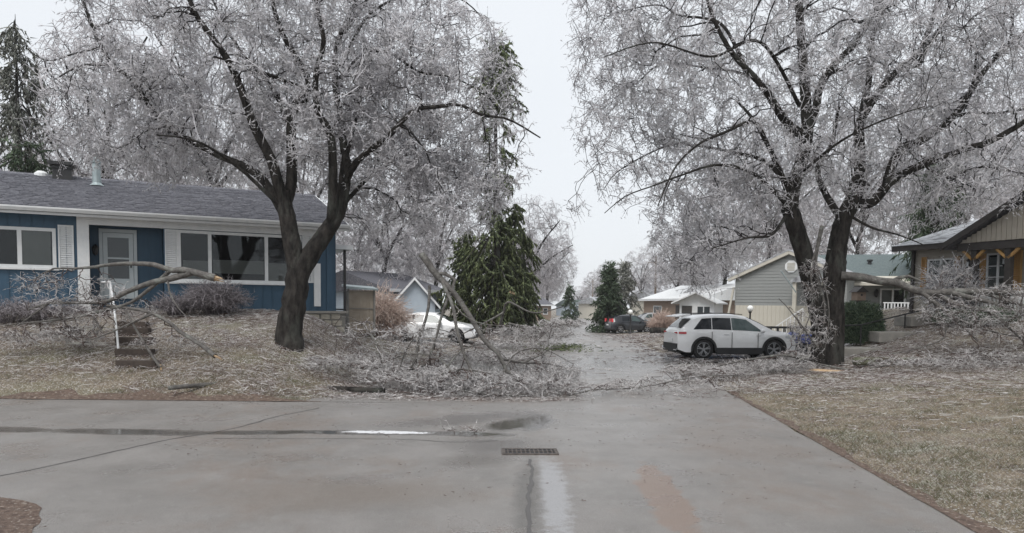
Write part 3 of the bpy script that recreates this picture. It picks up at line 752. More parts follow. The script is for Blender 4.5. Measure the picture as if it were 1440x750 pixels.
# ================================================================== VEHICLES
def wheel(parent, x, y, r, side, wd=.22, spokes=5):
    o=MB().lathe([(r*.66,-wd/2*.9),(r*.95,-wd/2),(r,-wd/2*.7),(r,wd/2*.7),(r*.95,wd/2),(r*.66,wd/2*.9)],28,axis='y').build('wheel',M_rubber,parent,True)
    o.location=(x,y,r)
    rim=MB().lathe([(r*.70,side*wd*.44),(r*.66,side*wd*.47),(r*.62,side*wd*.30)],28,axis='y')
    for k in range(spokes):
        a=2*math.pi*k/spokes+.3
        for da in (-.16,.16):
            p0=(math.cos(a)*r*.12,side*wd*.36,math.sin(a)*r*.12); p1=(math.cos(a+da)*r*.66,side*wd*.42,math.sin(a+da)*r*.66)
            rim.bar(p0,p1,r*.11,.03)
    rim.lathe([(0,side*wd*.42),(r*.16,side*wd*.41),(r*.17,side*wd*.3)],12,axis='y')
    rim.build('rim',M_rim,o)
    MB().lathe([(0,side*wd*.10),(r*.6,side*wd*.10),(r*.62,side*wd*.2)],20,axis='y').build('brake_disc',M_clad,o)
def car(name, label, cat, loc, rz, prof, belt, L, Wd, wheels, rw, color, tail, head, win, wscreen, rglass, clad=False, bottom=.22, glass=None, wrap=None, group=None, detail=True, tumble=.76):
    """prof: [(x,z)] roofline rear->front ; belt: [(x,z)] shoulder line; x from -L/2 (rear) to L/2"""
    root=empty(name,loc,rz,label,cat,group); glass=glass or M_carglass
    def it(t,x): return lerp_tab(t,x)
    xs=sorted(set([round(v,3) for v in np.linspace(-L/2,L/2,61)]+[round(p[0],3) for p in prof]))
    def halfw(x):
        e=abs(x)/(L/2); return Wd/2*(1-.16*max(0,(e-.70)/.30)**2.2)
    def zbot(x):
        z=bottom+(.10*max(0,(abs(x)-L*.44)/(L*.06)))
        for xw in wheels:
            d=abs(x-xw); Rr=rw*1.17
            if d<Rr: z=max(z,rw+math.sqrt(Rr*Rr-d*d)*.97)
        return z
    def sec(x):
        zt_=it(prof,x); zb_=min(it(belt,x),zt_-.015); b=zbot(x); h=halfw(x); gh=max(zt_-zb_,0)
        tw=h-(.04+ (1-tumble)*h*min(1,gh/.45))
        b2=min(b,zb_-.10); m=b2+(zb_-b2)*.5
        rr=.5 if gh<.08 else .86
        return [(h*.90,b2),(h*.985,b2+.05 if b2<.4 else b2+.02),(h,m),(h*.975,zb_-.03),(h*.955,zb_),(tw+(h*.955-tw)*.10 if gh>.08 else h*.90,zt_-gh*.12-.01*(gh<=.08)),(tw*.93,zt_-.02*(gh>.08)),(tw*rr*.7,zt_+.012),(0,zt_+.02)]
    S=[sec(x) for x in xs]; v=[];f=[];mi=[]
    n=9
    for x,s in zip(xs,S):
        for sg in (1,-1):
            for (y,z) in s: v.append((x,sg*y,z))
    for i in range(len(xs)-1):
        for sd in (0,1):
            for k in range(n-1):
                a=i*18+sd*9+k; q=(a,a+18,a+19,a+1) if sd==0 else (a,a+1,a+19,a+18)
                f.append(q)
                arch=any(abs((xs[i]+xs[i+1])/2-xw)<rw*1.32 for xw in wheels)
                mi.append(1 if clad and (k==0 or (k==1 and S[i][2][1]<.62 and False)) else 0)
    for e in (0,len(xs)-1):
        r=[e*18+k for k in range(9)]+[e*18+9+k for k in range(7,-1,-1)]
        f.append(tuple(r if e else r[::-1])); mi.append(0)
    me=bpy.data.meshes.new('body'); me.from_pydata(v,[],f); me.materials.append(color); me.materials.append(M_clad)
    me.polygons.foreach_set('material_index',mi); me.polygons.foreach_set('use_smooth',[True]*len(f)); me.update()
    bo=bpy.data.objects.new('body',me); col.objects.link(bo); bo.parent=root
    try: me.set_sharp_from_angle(angle=R(32))
    except Exception: pass
    MB().box(-L/2+.15,L/2-.15,-Wd/2*.78,Wd/2*.78,bottom+.0,bottom+.5).build('underbody',M_clad,root)
    if clad:
        for sg in (1,-1):
            c=MB(); xx=[x for x in xs if wheels[0]+rw*1.1<x<wheels[1]-rw*1.1]
            c.box(xx[0],xx[-1],sg*Wd/2-.035,sg*Wd/2+.014,bottom-.02,bottom+.22)
            c.build('sill_cladding',M_clad,root)
            for xw in wheels:
                c=MB(); ang=np.linspace(-.15,math.pi+.15,19)
                for a0,a1 in zip(ang,ang[1:]):
                    R0=rw*1.08; R1=rw*1.30; y0=sg*(Wd/2*.93); y1=sg*(halfw(xw+R1*math.cos(a0))+.012)
                    P=[(xw+R_*math.cos(a),y_,rw+R_*math.sin(a)*.97) for a in (a0,a1) for R_ in (R0,R1) for y_ in (y0,y1)]
                    c.add(P,[(0,1,3,2),(4,6,7,5),(1,5,7,3),(2,3,7,6),(0,4,5,1)])
                c.build('wheel_arch_trim',M_clad,root)
            for e in (-1,1):
                c=MB(); pass
        for e in (-1,1):
            c=MB(); x=e*(L/2); c.box(min(x,x+e*.03)-.0,max(x,x+e*.03),-halfw(x)*.98,halfw(x)*.98,bottom+.06,bottom+.36).build('bumper',M_clad,root,bev=.01)
    else:
        for e in (-1,1):
            x=e*(L/2); MB().box(min(x,x+e*.015),max(x,x+e*.015),-halfw(x)*.8,halfw(x)*.8,bottom+.08,bottom+.2).build('bumper',M_clad,root)
    def side_pt(x,t,sg,off=.006):
        s=sec(x); a=s[4]; b=s[5]; return (x,sg*(a[0]+(b[0]-a[0])*t+off),a[1]+(b[1]-a[1])*t)
    for (x0,x1,s0,s1) in win:      # side windows, s0/s1 slant of the front and rear edge
        for sg in (1,-1):
            c=[];fs=[]; N=6
            for i in range(N+1):
                for t,sl_ in ((.10,0),(.90,1)):
                    xa=x0+s0*sl_; xb=x1+s1*sl_; c.append(side_pt(xa+(xb-xa)*i/N,t,sg))
                if i: fs.append((2*i-2,2*i,2*i+1,2*i-1) if sg>0 else (2*i-2,2*i-1,2*i+1,2*i))
            o=MB().add(c,fs).build('side_window',glass if (x0+x1)/2<0.2 or not detail else M_carglass2,root)
    def top_strip(x0,x1,nm,m,k0=6,wd=.97):
        c=[];fs=[];N=8
        for i in range(N+1):
            x=x0+(x1-x0)*i/N; s=sec(x); dzx=(sec(x+.02)[7][1]-sec(x-.02)[7][1])/.04; nn=Vector((-dzx,0,1)).normalized()*.012
            pts=[(-s[6][0]*wd,s[6][1]+.01),(-s[7][0],s[7][1]),(0,s[8][1]),(s[7][0],s[7][1]),(s[6][0]*wd,s[6][1]+.01)]
            for y,z in pts: c.append((x+nn.x,y,z+nn.z))
            if i:
                for k in range(4): a=(i-1)*5+k; fs.append((a,a+1,a+6,a+5))
        MB().add(c,fs).build(nm,m,root)
    top_strip(*wscreen,'windscreen',M_carglass); top_strip(*rglass,'rear_window',M_carglass)
    for xw in wheels:
        for sg in (1,-1): wheel(root,xw,sg*(Wd/2-.13),rw,sg)
    if detail:
        for sg in (1,-1):
            for (xa,xb,za,zb2,m,nm,e) in tail+head:
                x_=e*L/2; c=[];fs=[]; N=4
                for i in range(N+1):
                    xx=xa+(xb-xa)*i/N; h=halfw(xx)+.008
                    c+= [(xx,sg*h*.99,za),(xx,sg*h*.985,zb2)]
                    if i: fs.append((2*i-2,2*i,2*i+1,2*i-1))
                c+= [(x_+e*.012,sg*halfw(x_)*.98,za),(x_+e*.012,sg*halfw(x_)*.98,zb2),(x_+e*.012,sg*halfw(x_)*.55,za+.03),(x_+e*.012,sg*halfw(x_)*.55,zb2-.02)]
                k=len(c)-4; fs.append((k,k+2,k+3,k+1)); 
                MB().add(c,fs).build(nm,m,root)
            xm=wscreen[1]-.42 if wscreen[1]>wscreen[0] else wscreen[0]-.42
            z_=it(belt,xm); y_=halfw(xm)
            mm=MB().lathe([(0,-.11),(.055,-.09),(.075,0),(.06,.09),(0,.11)],10,axis='y'); mo=mm.build('mirror',color,root,True); mo.location=(xm,sg*(y_+.10),z_+.06)
            for xd in (win[0][1]-.12,win[1][1]-.10) if len(win)>1 else ():
                MB().box(xd-.18,xd,sg*(halfw(xd)+.0)-.012,sg*(halfw(xd)+.0)+.02,it(belt,xd)-.12,it(belt,xd)-.09).build('door_handle',color,root)
            for xd in [w_[0]-.03 for w_ in win[:2]]+[win[-1][1]+.0 if False else wscreen[1]-.55]:
                MB().box(xd-.004,xd+.004,sg*(Wd/2)-.03,sg*(Wd/2)+.004,bottom+.16,it(belt,xd)-.03).build('door_gap',M_clad,root)
        MB().box(-L/2-.03,-L/2-.015,-.25,.25,.62,.75).build('licence_plate',M_white,root)
    return root
LR=[(-2.28,.92,.0)]
suv_prof=[(-2.26,.95),(-2.20,1.06),(-1.98,1.28),(-1.68,1.52),(-1.4,1.60),(-.85,1.655),(-.1,1.65),(.35,1.585),(.85,1.37),(1.28,1.12),(1.4,1.07),(1.9,1.00),(2.2,.86),(2.27,.70)]
suv_belt=[(-2.26,.88),(-2.0,1.06),(-1.2,1.06),(0,1.02),(1.1,.99),(1.9,.93),(2.27,.66)]
P0=ground(986,503); P0=W(1024,500,28.2)
hz_=H(P0.x,P0.y)
suv=car('white_suv','white compact SUV with black wheel arches in the driveway left of the double trunk tree','SUV',(P0.x,P0.y,hz_),R(7),suv_prof,suv_belt,4.54,1.86,(-1.32,1.38),.375,
    paint('white_car_paint',(.80,.81,.82)),[(-2.24,-1.98,.93,1.01,M_red,'tail_light',-1)],[(2.2,1.8,.80,.90,M_headl,'head_light',1)],
    [(-1.0,-.27,.03,.0),(-.24,.95,.0,-.62),(-1.72,-1.03,.36,.03)],(.45,1.28),(-2.12,-1.72),clad=True)
MB().tube([(-1.7,.68,1.655),(-.6,.70,1.70),(.2,.68,1.655)],.016,6).build('roof_rail',M_clad,suv); MB().tube([(-1.7,-.68,1.655),(-.6,-.70,1.70),(.2,-.68,1.655)],.016,6).build('roof_rail',M_clad,suv)
MB().prism([(-2.3,-.6,1.56),(-1.75,-.62,1.66),(-1.75,-.62,1.60),(-2.28,-.6,1.54)],(0,1.22,0)).build('spoiler',paint('white_car_paint',(.8,.81,.82)),suv)
for sg in (-1,1): MB().tube([(-2.30,sg*.85,.42),(-2.30,sg*.72,.34),(-2.30,sg*.45,.34)],.022,6).build('bumper_trim',M_chrome,suv)

sed_prof=[(-2.3,.62),(-2.22,.98),(-1.75,1.04),(-1.6,1.07),(-1.1,1.33),(-.6,1.42),(0,1.43),(.35,1.38),(.8,1.18),(1.12,1.0),(1.9,.86),(2.15,.74),(2.3,.55)]
sed_belt=[(-2.3,.60),(-2.0,.93),(-1.0,.93),(.9,.89),(1.8,.80),(2.3,.52)]
P0=W(607,488,36); 
sedan=car('white_sedan','white four door sedan on the side driveway seen through the fallen branches','car',(P0.x,P0.y,H(P0.x,P0.y)),R(-9),sed_prof,sed_belt,4.6,1.8,(-1.32,1.42),.33,
    paint('white_car_paint',(.8,.81,.82)),[(-2.22,-1.9,.72,.86,M_red,'tail_light',-1)],[(2.22,1.75,.60,.74,M_headl,'head_light',1)],
    [(-.95,-.20,-.1,.02),(-.12,.78,.02,-.42)],(.38,1.1),(-1.6,-1.1))
hat_prof=[(-2.15,.80),(-2.08,1.05),(-1.75,1.42),(-1.3,1.55),(-.4,1.60),(.2,1.56),(.7,1.36),(1.05,1.12),(1.8,.98),(2.05,.85),(2.2,.6)]
hat_belt=[(-2.15,.78),(-1.8,1.0),(0,.98),(1.1,.95),(1.8,.88),(2.2,.58)]
P0=W(886,466,68)
car('black_hatchback','black hatchback with lit red tail light parked beside the small spruce','car',(P0.x,P0.y,H(P0.x,P0.y)+.02),R(14),hat_prof,hat_belt,4.35,1.78,(-1.25,1.3),.33,
    paint('black_car_paint',(.018,.021,.027)),[(-2.12,-1.97,.95,1.25,mat('bright_red_lens',(.75,.05,.06),.3),'tail_light',-1)],[(2.1,1.7,.72,.84,M_headl,'head_light',1)],
    [(-1.1,-.25,.0,.0),(-.17,.75,.02,-.45)],(.3,1.05),(-2.05,-1.7))
P0=W(911,461,76)
car('silver_hatchback','silver hatchback half hidden behind the black hatchback','car',(P0.x,P0.y,H(P0.x,P0.y)+.05),R(190),hat_prof,hat_belt,4.2,1.75,(-1.25,1.3),.32,
    paint('silver_car_paint',(.42,.44,.46)),[(-2.12,-1.8,.85,1.2,M_red,'tail_light',-1)],[(2.1,1.7,.72,.84,M_headl,'head_light',1)],[(-1.1,-.25,.0,.0),(-.17,.75,.02,-.45)],(.3,1.05),(-2.05,-1.7))
P0=W(695,464,66)
car('dark_suv','dark grey SUV parked under the broken spruce, facing the street','SUV',(P0.x,P0.y,H(P0.x,P0.y)),R(-80),suv_prof,suv_belt,4.5,1.86,(-1.32,1.36),.36,
    paint('dark_grey_car_paint',(.06,.065,.075)),[(-2.24,-1.98,.93,1.01,M_red,'tail_light',-1)],[(2.2,1.8,.80,.90,M_headl,'head_light',1)],
    [(-1.05,-.30,.05,.0),(-.22,.75,.0,-.52)],(.42,1.14),(-2.12,-1.86))
P0=W(1001,493,32.0)
car('blue_car','small blue car tucked behind the white SUV with only its rear corner showing','car',(P0.x,P0.y,H(P0.x,P0.y)-.1),R(4),[(-1.9,.6),(-1.85,.85),(-1.5,1.0),(-1.1,1.25),(-.3,1.32),(.3,1.25),(.8,1.0),(1.6,.85),(1.9,.55)],[(-1.9,.58),(-1.5,.85),(.9,.83),(1.9,.5)],3.8,1.7,(-1.15,1.2),.3,
    paint('blue_car_paint',(.02,.07,.22)),[(-1.86,-1.6,.62,.76,M_red,'tail_light',-1)],[(1.85,1.5,.6,.7,M_headl,'head_light',1)],[(-.9,-.15,.05,.0),(-.1,.6,.0,-.3)],(.35,.8),(-1.5,-1.1))
# black utility trailer with railed sides and a blue tarp
P0=W(1112,490,29.5)
tr=empty('utility_trailer',(P0.x,P0.y,H(P0.x,P0.y)),R(6),'black utility trailer with railed sides carrying a blue tarp, ahead of the white SUV','trailer')
MB().box(-1.15,1.15,-.65,.65,.42,.52).bar((-1.15,0,.45),(-1.9,0,.45),.07,.07).build('chassis',M_black,tr)
for y in (-.64,.64):
    b=MB(); b.box(-1.15,1.15,y-.02,y+.02,1.12,1.17).box(-1.15,1.15,y-.02,y+.02,.78,.82)
    for i in range(9): x=-1.13+i*.2825; b.box(x-.018,x+.018,y-.017,y+.017,.5,1.13)
    b.build('side_rail',M_black,tr)
for x in (-1.13,1.13):
    b=MB(); b.box(x-.02,x+.02,-.62,.62,1.125,1.175)
    for i in range(7): y=-.6+i*.2; b.box(x-.017,x+.017,y-.017,y+.017,.5,1.13)
    b.build('end_rail',M_black,tr)
for y in (-.76,.76): wheel(tr,0,y,.3,1 if y>0 else -1,.18)
tb=MB(); 
for (x,y,z,s_) in ((-.5,0,.72,.32),(.1,.1,.70,.3),(.6,-.1,.66,.26)):
    tb.lathe([(0,-.2),(s_*1.1,-.18),(s_*1.2,0),(s_*.8,.2),(0,.28)],9,(x,y,z))
tb.build('tarp_bundle',M_tarp,tr)

# ================================================================== GREY GABLE HOUSE (right of street)
GW=Wall((W(1033,440,42).x,42),(W(1190,440,38.6).x,38.6),0.0)
gz=H(GW.o.x,GW.o.y)
gh=empty('grey_gable_house',(GW.o.x,GW.o.y,0),GW.ang,'grey vinyl sided house with gable end, octagonal vent and cream garage below','house')
GL=GW.L; ze=GW.uv(1036,392)[1]; zp=GW.uv(1112,357)[1]; zm=GW.uv(1100,430)[1]; GD=9
MB().box(0,GL,.03,GD,-.2,ze).prism([(0,.03,ze),(GL,.03,ze),(GL/2,.03,zp-.05)],(0,GD-.03,0)).build('wall_core',M_grey_sid,gh)
n=int((ze-zm)/.17); boards(gh,M_grey_sid,0,GL,zm,zm+n*.17,vertical=False,wd=.17); zc=zm+n*.17
while zc<zp-.15:
    f_=max(0,(zc+.17-ze))/(zp-ze); ins=GL/2*max(0,f_); 
    if GL-2*ins>.15: boards(gh,M_grey_sid,ins,GL-ins,zc,zc+.17,vertical=False,wd=.17)
    zc+=.17
boards(gh,M_cream,.05,GL,-.1,zm,yv=-.01,vertical=True,wd=.22)
for sg,(ua,ub) in ((1,(-.35,GL/2)),(-1,(GL+.35,GL/2))):
    za=ze-(zp-ze)/(GL/2)*.35
    MB().bar((ua,-.12,za+.06),(ub,-.12,zp+.06),.24,.16).build('rake_board',M_cream,gh)
    dx=Vector((ub-ua,0,zp-za)); 
    MB().prism([(ua,-.25,za+.15),(ub,-.25,zp+.15),(ub,-.25,zp+.22),(ua,-.25,za+.22)],(0,GD+.4,0)).build('roof_slope',M_ice_roof,gh)
vu,vz=GW.uv(1113,375); 
vt=MB().prism([(vu+.34*math.cos(R(22.5+45*i)),-.07,vz+.34*math.sin(R(22.5+45*i))) for i in range(8)],(0,.05,0)).build('gable_vent',M_white,gh)
for i in range(6): MB().box(vu-.2,vu+.2,-.095,-.07,vz-.22+i*.075,vz-.185+i*.075).build('louvre',M_cream,vt)
MB().bar((0.0,-.25,ze-.5),(-.28,-.25,.0+ze-2.1),.1,.1).build('downspout',M_cream,gh)
# entrance porch on the gable side
pu0,pu1=GW.uv(1118,420,-.9)[0],GW.uv(1150,420,-.9)[0]; pz=GW.uv(1125,397,-.9)[1]
MB().prism([(pu0-.2,-1.2,pz),(pu1+.5,-1.2,pz),(pu1+.5,-1.2,pz+.08),((pu0+pu1)/2,-1.2,pz+.5),(pu0-.2,-1.2,pz+.08)],(0,1.25,0)).build('porch_roof',M_ice_roof,gh)
for x in (pu0,pu1+.3): MB().box(x-.09,x+.09,-1.1,-.92,0,pz).build('porch_post',M_cream,gh)
b=MB(); b.bar((pu0-.8,-1.6,.9),(pu0+.6,-1.6,1.9),.05,.05)
for i in range(8): b.bar((pu0-.8+i*.2,-1.6,.2+i*.14),(pu0-.8+i*.2,-1.6,.9+i*.143),.035,.035)
b.build('stair_rail',M_white,gh)
# flag pole on the corner
MB().tube([GW.d*0+Vector((GW.uv(1122,412,-1)[0],-1.3,GW.uv(1122,412,-1)[1])),Vector((GW.uv(1105,382,-1)[0],-1.9,GW.uv(1105,382,-1)[1]))],.03,6).build('flag_pole',M_steel,gh)
# wing with green-grey roof to the right
WW=Wall((W(1188,440,41.5).x,41.5),(W(1296,440,40.5).x,40.5),0.0)
wg=empty('grey_wing_house',(WW.o.x,WW.o.y,0),WW.ang,'low grey sided wing with green grey roof and white two pane window','house')
wz=WW.uv(1240,392)[1]; wr=WW.uv(1215,358,3.5)[1]; WL=WW.L
MB().box(0,WL+1,.03,7,-.3,wz).build('wall_core',M_grey_sid,wg)
ww=WW.rect(1237,406,1273,436)
boards(wg,M_grey_sid,0,ww[0],wz-2.9,wz,vertical=False,wd=.17); boards(wg,M_grey_sid,ww[1],WL,wz-2.9,wz,vertical=False,wd=.17); boards(wg,M_grey_sid,ww[0],ww[1],ww[3],wz,vertical=False,wd=.17); boards(wg,M_grey_sid,ww[0],ww[1],wz-2.9,ww[2],vertical=False,wd=.17)
window(wg,*ww,splits=(.5,),fw=.08,blind=[(.05,.47,.05,.95)],yv=-.02)
MB().prism([(-3.5,-.5,wz+.0),(-3.5,3.5,wr),(-3.5,7.5,wz),(-3.5,7.5,wz-.1),(-3.5,-.5,wz-.1)],(WL+5,0,0)).build('roof',M_teal_roof,wg)
MB().prism([(-.4,-1.5,wz-.28),(-.4,-.45,wz+.12),(-.4,-.45,wz-.1),(-.4,-1.5,wz-.42)],(WL+.6,0,0)).build('porch_roof',M_cream,wg)
MB().box(-.4,WL+.4,-.56,-.5,wz-.14,wz+.03).build('fascia',M_cream,wg)
u_,z_=WW.uv(1222,372,2); MB().lathe([(.1,-.2),(.1,.12),(.16,.14),(.16,.24),(0,.26)],10,(u_,1.8,wz+(wr-wz)*.58)).build('roof_vent',M_black,wg)
u_,z_=WW.uv(1232,412); MB().lathe([(0,.22),(.1,.12),(.12,0),(.08,-.2),(0,-.25)],8,(u_,-.12,z_)).build('wall_lantern',M_black,wg)
dk=empty('deck_railing',WW.o+WW.d*1.6-WW.n*1.6,WW.ang,'white picket deck railing under the window of the grey wing','railing')
dz0=WW.uv(1250,446,-1.6)[1]; MB().box(0,WL-1.2,-.03,.03,dz0+.72,dz0+.78).box(0,WL-1.2,-.03,.03,dz0+.05,dz0+.11).build('rail',M_white,dk)
bal=MB().box(-.03,.03,-.02,.02,.1,.73).mesh('baluster',[M_white])
for i in range(int((WL-1.2)/.16)): inst('baluster',bal,dk,(.08+i*.16,0,dz0))
MB().box(-.1,WL-1,-.3,1.6,dz0-.25,dz0).build('deck',M_concrete,dk)

# globe lamp post
def globe_lamp(px,pyg,Y,zt_px,label,r=.2,group=None):
    p=W(px,pyg,Y); z0=H(p.x,p.y); zt_=W(px,zt_px,Y).z-z0
    l=empty('globe_lamp_post',(p.x,p.y,z0),0,label,'lamp post',group)
    MB().lathe([(.12,0),(.12,.06),(.045,.12),(.04,zt_-r*1.4),(.09,zt_-r*1.25),(.09,zt_-r*.95),(0,zt_-r*.95)],10).build('post',M_black,l,True)
    MB().lathe([(.0,-r)]+[(r*math.cos(a),r*math.sin(a)) for a in np.linspace(-1.4,1.4,9)]+[(0,r)],14,(0,0,zt_)).build('globe',M_globe,l,True)
globe_lamp(1054,470,36,434,'black lamp post with white globe rising behind the white SUV',.15)
globe_lamp(886,470,62,439,'white globe lamp post standing in front of the black hatchback',.2)
# utility pole far up the street
def upole(px,Y,top,label,r=.14,arm=True):
    p=W(px,440,Y); z0=H(p.x,p.y); zt_=W(px,top,Y).z-z0
    l=empty('utility_pole',(p.x,p.y,z0),0,label,'utility pole','utility poles along the far street')
    MB().lathe([(r,0),(r*.75,zt_),(0,zt_+.02)],8).build('pole',M_wood,l)
    if arm:
        MB().box(-1,1,-.05,.05,zt_-.9,zt_-.78).build('crossarm',M_wood,l)
        for x in (-.85,-.3,.3,.85): MB().lathe([(.03,0),(.05,.08),(0,.14)],6,(x,0,zt_-.78)).build('insulator',M_steel,l)
upole(921,92,360,'tall utility pole right of the small spruce with a crossarm')
upole(833,190,392,'distant utility pole at the far end of the street')

# white roofed house mid right
MW=Wall((W(905,440,78).x,78),(W(985,440,68).x,68),H(17,75))
def simple_house(name,label,Wl,zt_,Dp,rise,mw,mr,gable_front=False,wins=(),door=None,oh=.4,side=None):
    h=empty(name,Wl.o,Wl.ang,label,'house'); L_=Wl.L
    MB().box(0,L_,0,Dp,-.8,zt_).build('wall',mw,h)
    if gable_front:
        MB().prism([(0,0,zt_),(L_,0,zt_),(L_/2,0,zt_+rise)],(0,Dp,0)).build('gable',mw,h)
        for sg,(a,b) in ((1,(-oh,L_/2)),(-1,(L_+oh,L_/2))):
            za=zt_-rise/(L_/2)*oh
            MB().prism([(a,-oh,za),(b,-oh,zt_+rise),(b,-oh,zt_+rise+.16),(a,-oh,za+.16)],(0,Dp+2*oh,0)).build('roof_slope',mr,h)
            MB().prism([(a,-oh-.03,za-.05),(b,-oh-.03,zt_+rise-.05),(b,-oh-.03,zt_+rise+.13),(a,-oh-.03,za+.13)],(0,.025,0)).build('rake_board',M_white,h)
    else:
        MB().prism([(-oh,-oh,zt_),(-oh,Dp/2,zt_+rise),(-oh,Dp+oh,zt_),(-oh,Dp+oh,zt_-.1),(-oh,-oh,zt_-.1)],(L_+2*oh,0,0)).build('roof',mr,h)
        MB().box(-oh,L_+oh,-oh-.03,-oh-.003,zt_-.16,zt_+.05).build('fascia',M_white,h)
    for (a,b,c,d,sp_) in wins: window(h,a,b,c,d,0,sp_,fw=.07,glass=M_dimglass)
    if door: MB().box(door[0],door[1],-.04,-.002,0,2.05).build('door',door[2] if len(door)>2 else M_dbrown,h)
    return h
L_=MW.L
simple_house('white_roof_house','low brick and white house under an icy white roof right of the black hatchback',MW,MW.uv(940,421)[1],9,1.5,M_brick,M_white,False,
   [(L_*.80,L_*.97,.9,2.1,(.5,)),(L_*.2,L_*.35,.9,2.0,())],(L_*.60,L_*.70))
mwx=empty('white_porch_wing',W(955,458,66),R(-25),'white sided porch wing with dark window and steep icy gable roof','house'); mwx.location.z=H(mwx.location.x,66)
MB().box(0,3.0,0,5,-.5,2.6).prism([(0,0,2.6),(3,0,2.6),(1.5,0,3.3)],(0,5,0)).build('wall',M_white,mwx)
for a,b in ((-.6,1.5),(3.4,1.5)): MB().prism([(a,-.7,2.35),(b,-.7,3.3),(b,-.7,3.42),(a,-.7,2.47)],(0,6,0)).build('roof_slope',M_white,mwx)
window(mwx,1.5,2.7,1.1,2.2,0,(.5,),glass=M_dimglass); MB().box(.2,1.1,-.04,-.002,0,2.2).build('door',M_dbrown,mwx)
bx=MB().box(2.75,3.15,-.35,-.05,1.15,1.5).build('wall_box',M_tarp,mwx)
# pale blue house behind the sedan
PW=Wall((W(520,440,52).x,52),(W(640,440,58).x,58),0.0)
ph=simple_house('pale_blue_house','pale blue gabled house with dark grey roof behind the white sedan',Wall((W(548,440,50).x,50),(W(622,440,54).x,54),0),2.9,9,1.35,M_pale_blue,M_shingle,False,[(1.2,2.4,.9,2.0,(.5,))])
MB().box(-.6,4.5,-.6,-.5,-.2,.7).build('lower_wall',M_cream,ph)
pg=simple_house('pale_blue_gable','blue grey gable wall with sloping white rake board beside the broken spruce',Wall((W(553,440,47).x,47),(W(612,440,47.5).x,47.5),0),2.0,3,1.5,M_pale_blue,M_shingle,True,[],oh=.3)
# far houses at the end of the street
FH=[('far_grey_house','small grey house with dark door at the far end of the street',806,826,185,(.9,1.0),M_pale_blue,M_teal_roof,2.6,1.5),
    ('far_brown_house','far low brown house half hidden by iced trees left of the street end',742,775,120,(1,1),M_brick,M_shingle,2.5,1.4),
    ('far_cream_house','far cream house between the small spruce and the street end',846,868,150,(1,1),M_cream,M_ice_roof,2.5,1.3),
    ('far_white_house','pale far house behind the utility pole with icy roof',925,962,120,(1,1),M_cream,M_ice_roof,2.7,1.6)]
for nm,lb,x0,x1,Y,_,mw_,mr_,h_,ri in FH:
    a=W(x0,440,Y); b=W(x1,440,Y+2); Wl=Wall((a.x,a.y),(b.x,b.y),H(a.x,a.y)); LL=Wl.L
    simple_house(nm,lb,Wl,h_,8,ri,mw_,mr_,False,[(LL*.15,LL*.35,1,2,()),(LL*.65,LL*.85,1,2,())],(LL*.45,LL*.55))

# ================================================================== TAN HOUSE (far right)
TW=Wall((W(1284,440,27.5).x,27.5),(W(1470,440,23.2).x,23.2),1.55)
th=empty('tan_house',TW.o,TW.ang,'tan sided house with amber shutters and dark posts at the right edge','house')
TL=TW.L; tz=TW.uv(1320,350)[1]
w1=TW.rect(1305,364,1343,403); w2=TW.rect(1388,356,1421,408)
MB().box(0,TL+4,.03,8,-1.2,tz).build('wall_core',M_tan,th)
segs=[(0,w1[0]),(w1[1],w2[0]),(w2[1],TL+4)]
for a,b in segs: boards(th,M_tan,a,b,-.1,tz,vertical=False,wd=.14)
for w_ in (w1,w2):
    boards(th,M_tan,w_[0],w_[1],-.1,w_[2],vertical=False,wd=.14); boards(th,M_tan,w_[0],w_[1],w_[3],tz,vertical=False,wd=.14)
window(th,*w1,splits=(.5,),fw=.06,yv=-.01,blind=[(.08,.92,.5,.9)]); window(th,*w2,splits=(.5,),fw=.06,rows=2,yv=-.01,blind=[(.08,.92,.05,.9)])
for r_ in ((1297,362,1304,405),(1344,361,1351,404),(1377,357,1387,410),(1424,352,1438,412)):
    q=TW.rect(*r_); shutter(th,*q,yv=-.02,m=M_orange)
for pxx,a,b in ((1370,345,452),(1418,335,446)):
    u,_=TW.uv(pxx,400,-1.1); MB().box(u-.09,u+.09,-1.2,-1.02,-.9,tz+.1).build('porch_post',M_dbrown,th)
u,_=TW.uv(1284,400); MB().box(u-.02,u+.08,-.12,-.03,-.9,tz).build('downspout',M_dbrown,th)
for pxx,pyy in ((1363,372),(1414,368)):
    u,z=TW.uv(pxx,pyy,-.2); l=MB().lathe([(0,.26),(.03,.2),(.10,.13),(.07,.1),(.09,-.12),(.05,-.16),(.02,-.3),(0,-.3)],8,(u,-.2,z)).box(u-.02,u+.02,-.2,-.02,z+.0,z+.04).build('wall_lantern',M_black,th)
    MB().box(u-.035,u+.035,-.295,-.27,z-.08,z+.08).build('lantern_glass',M_headl,l)
# eave, roof, porch gable
MB().box(-.5,TL+4.4,-.62,-.58,tz-.05,tz+.14).build('fascia',M_dbrown,th)
MB().box(-.5,TL+4.4,-.58,.03,tz-.0,tz+.02).build('soffit',M_dbrown,th)
MB().prism([(-.5,-.62,tz+.12),(-.5,4,tz+1.35),(-.5,8.6,tz+.12),(-.5,8.6,tz+.0),(-.5,4,tz+1.2),(-.5,-.58,tz+.03)],(TL+4.9,0,0)).build('roof',M_ice_roof,th)
shingle_slope(th,(-.5,-.64,tz+.14),(TL+4.4,-.64,tz+.14),(0,4.6,1.25),18,M_ice_roof)
g0=TW.uv(1345,345,-1.3)[0]; gpk=TW.uv(1470,262,-1.3); gx0=g0; gzp=gpk[1]; gz0=TW.uv(1345,345,-1.3)[1]
gw=gpk[0]-gx0
MB().prism([(gx0+.1,-1.28,gz0+.05),(gx0+gw*2,-1.28,gz0+.05),(gx0+gw,-1.28,gzp-.1)],(0,.12,0)).build('porch_gable',M_tan,th)
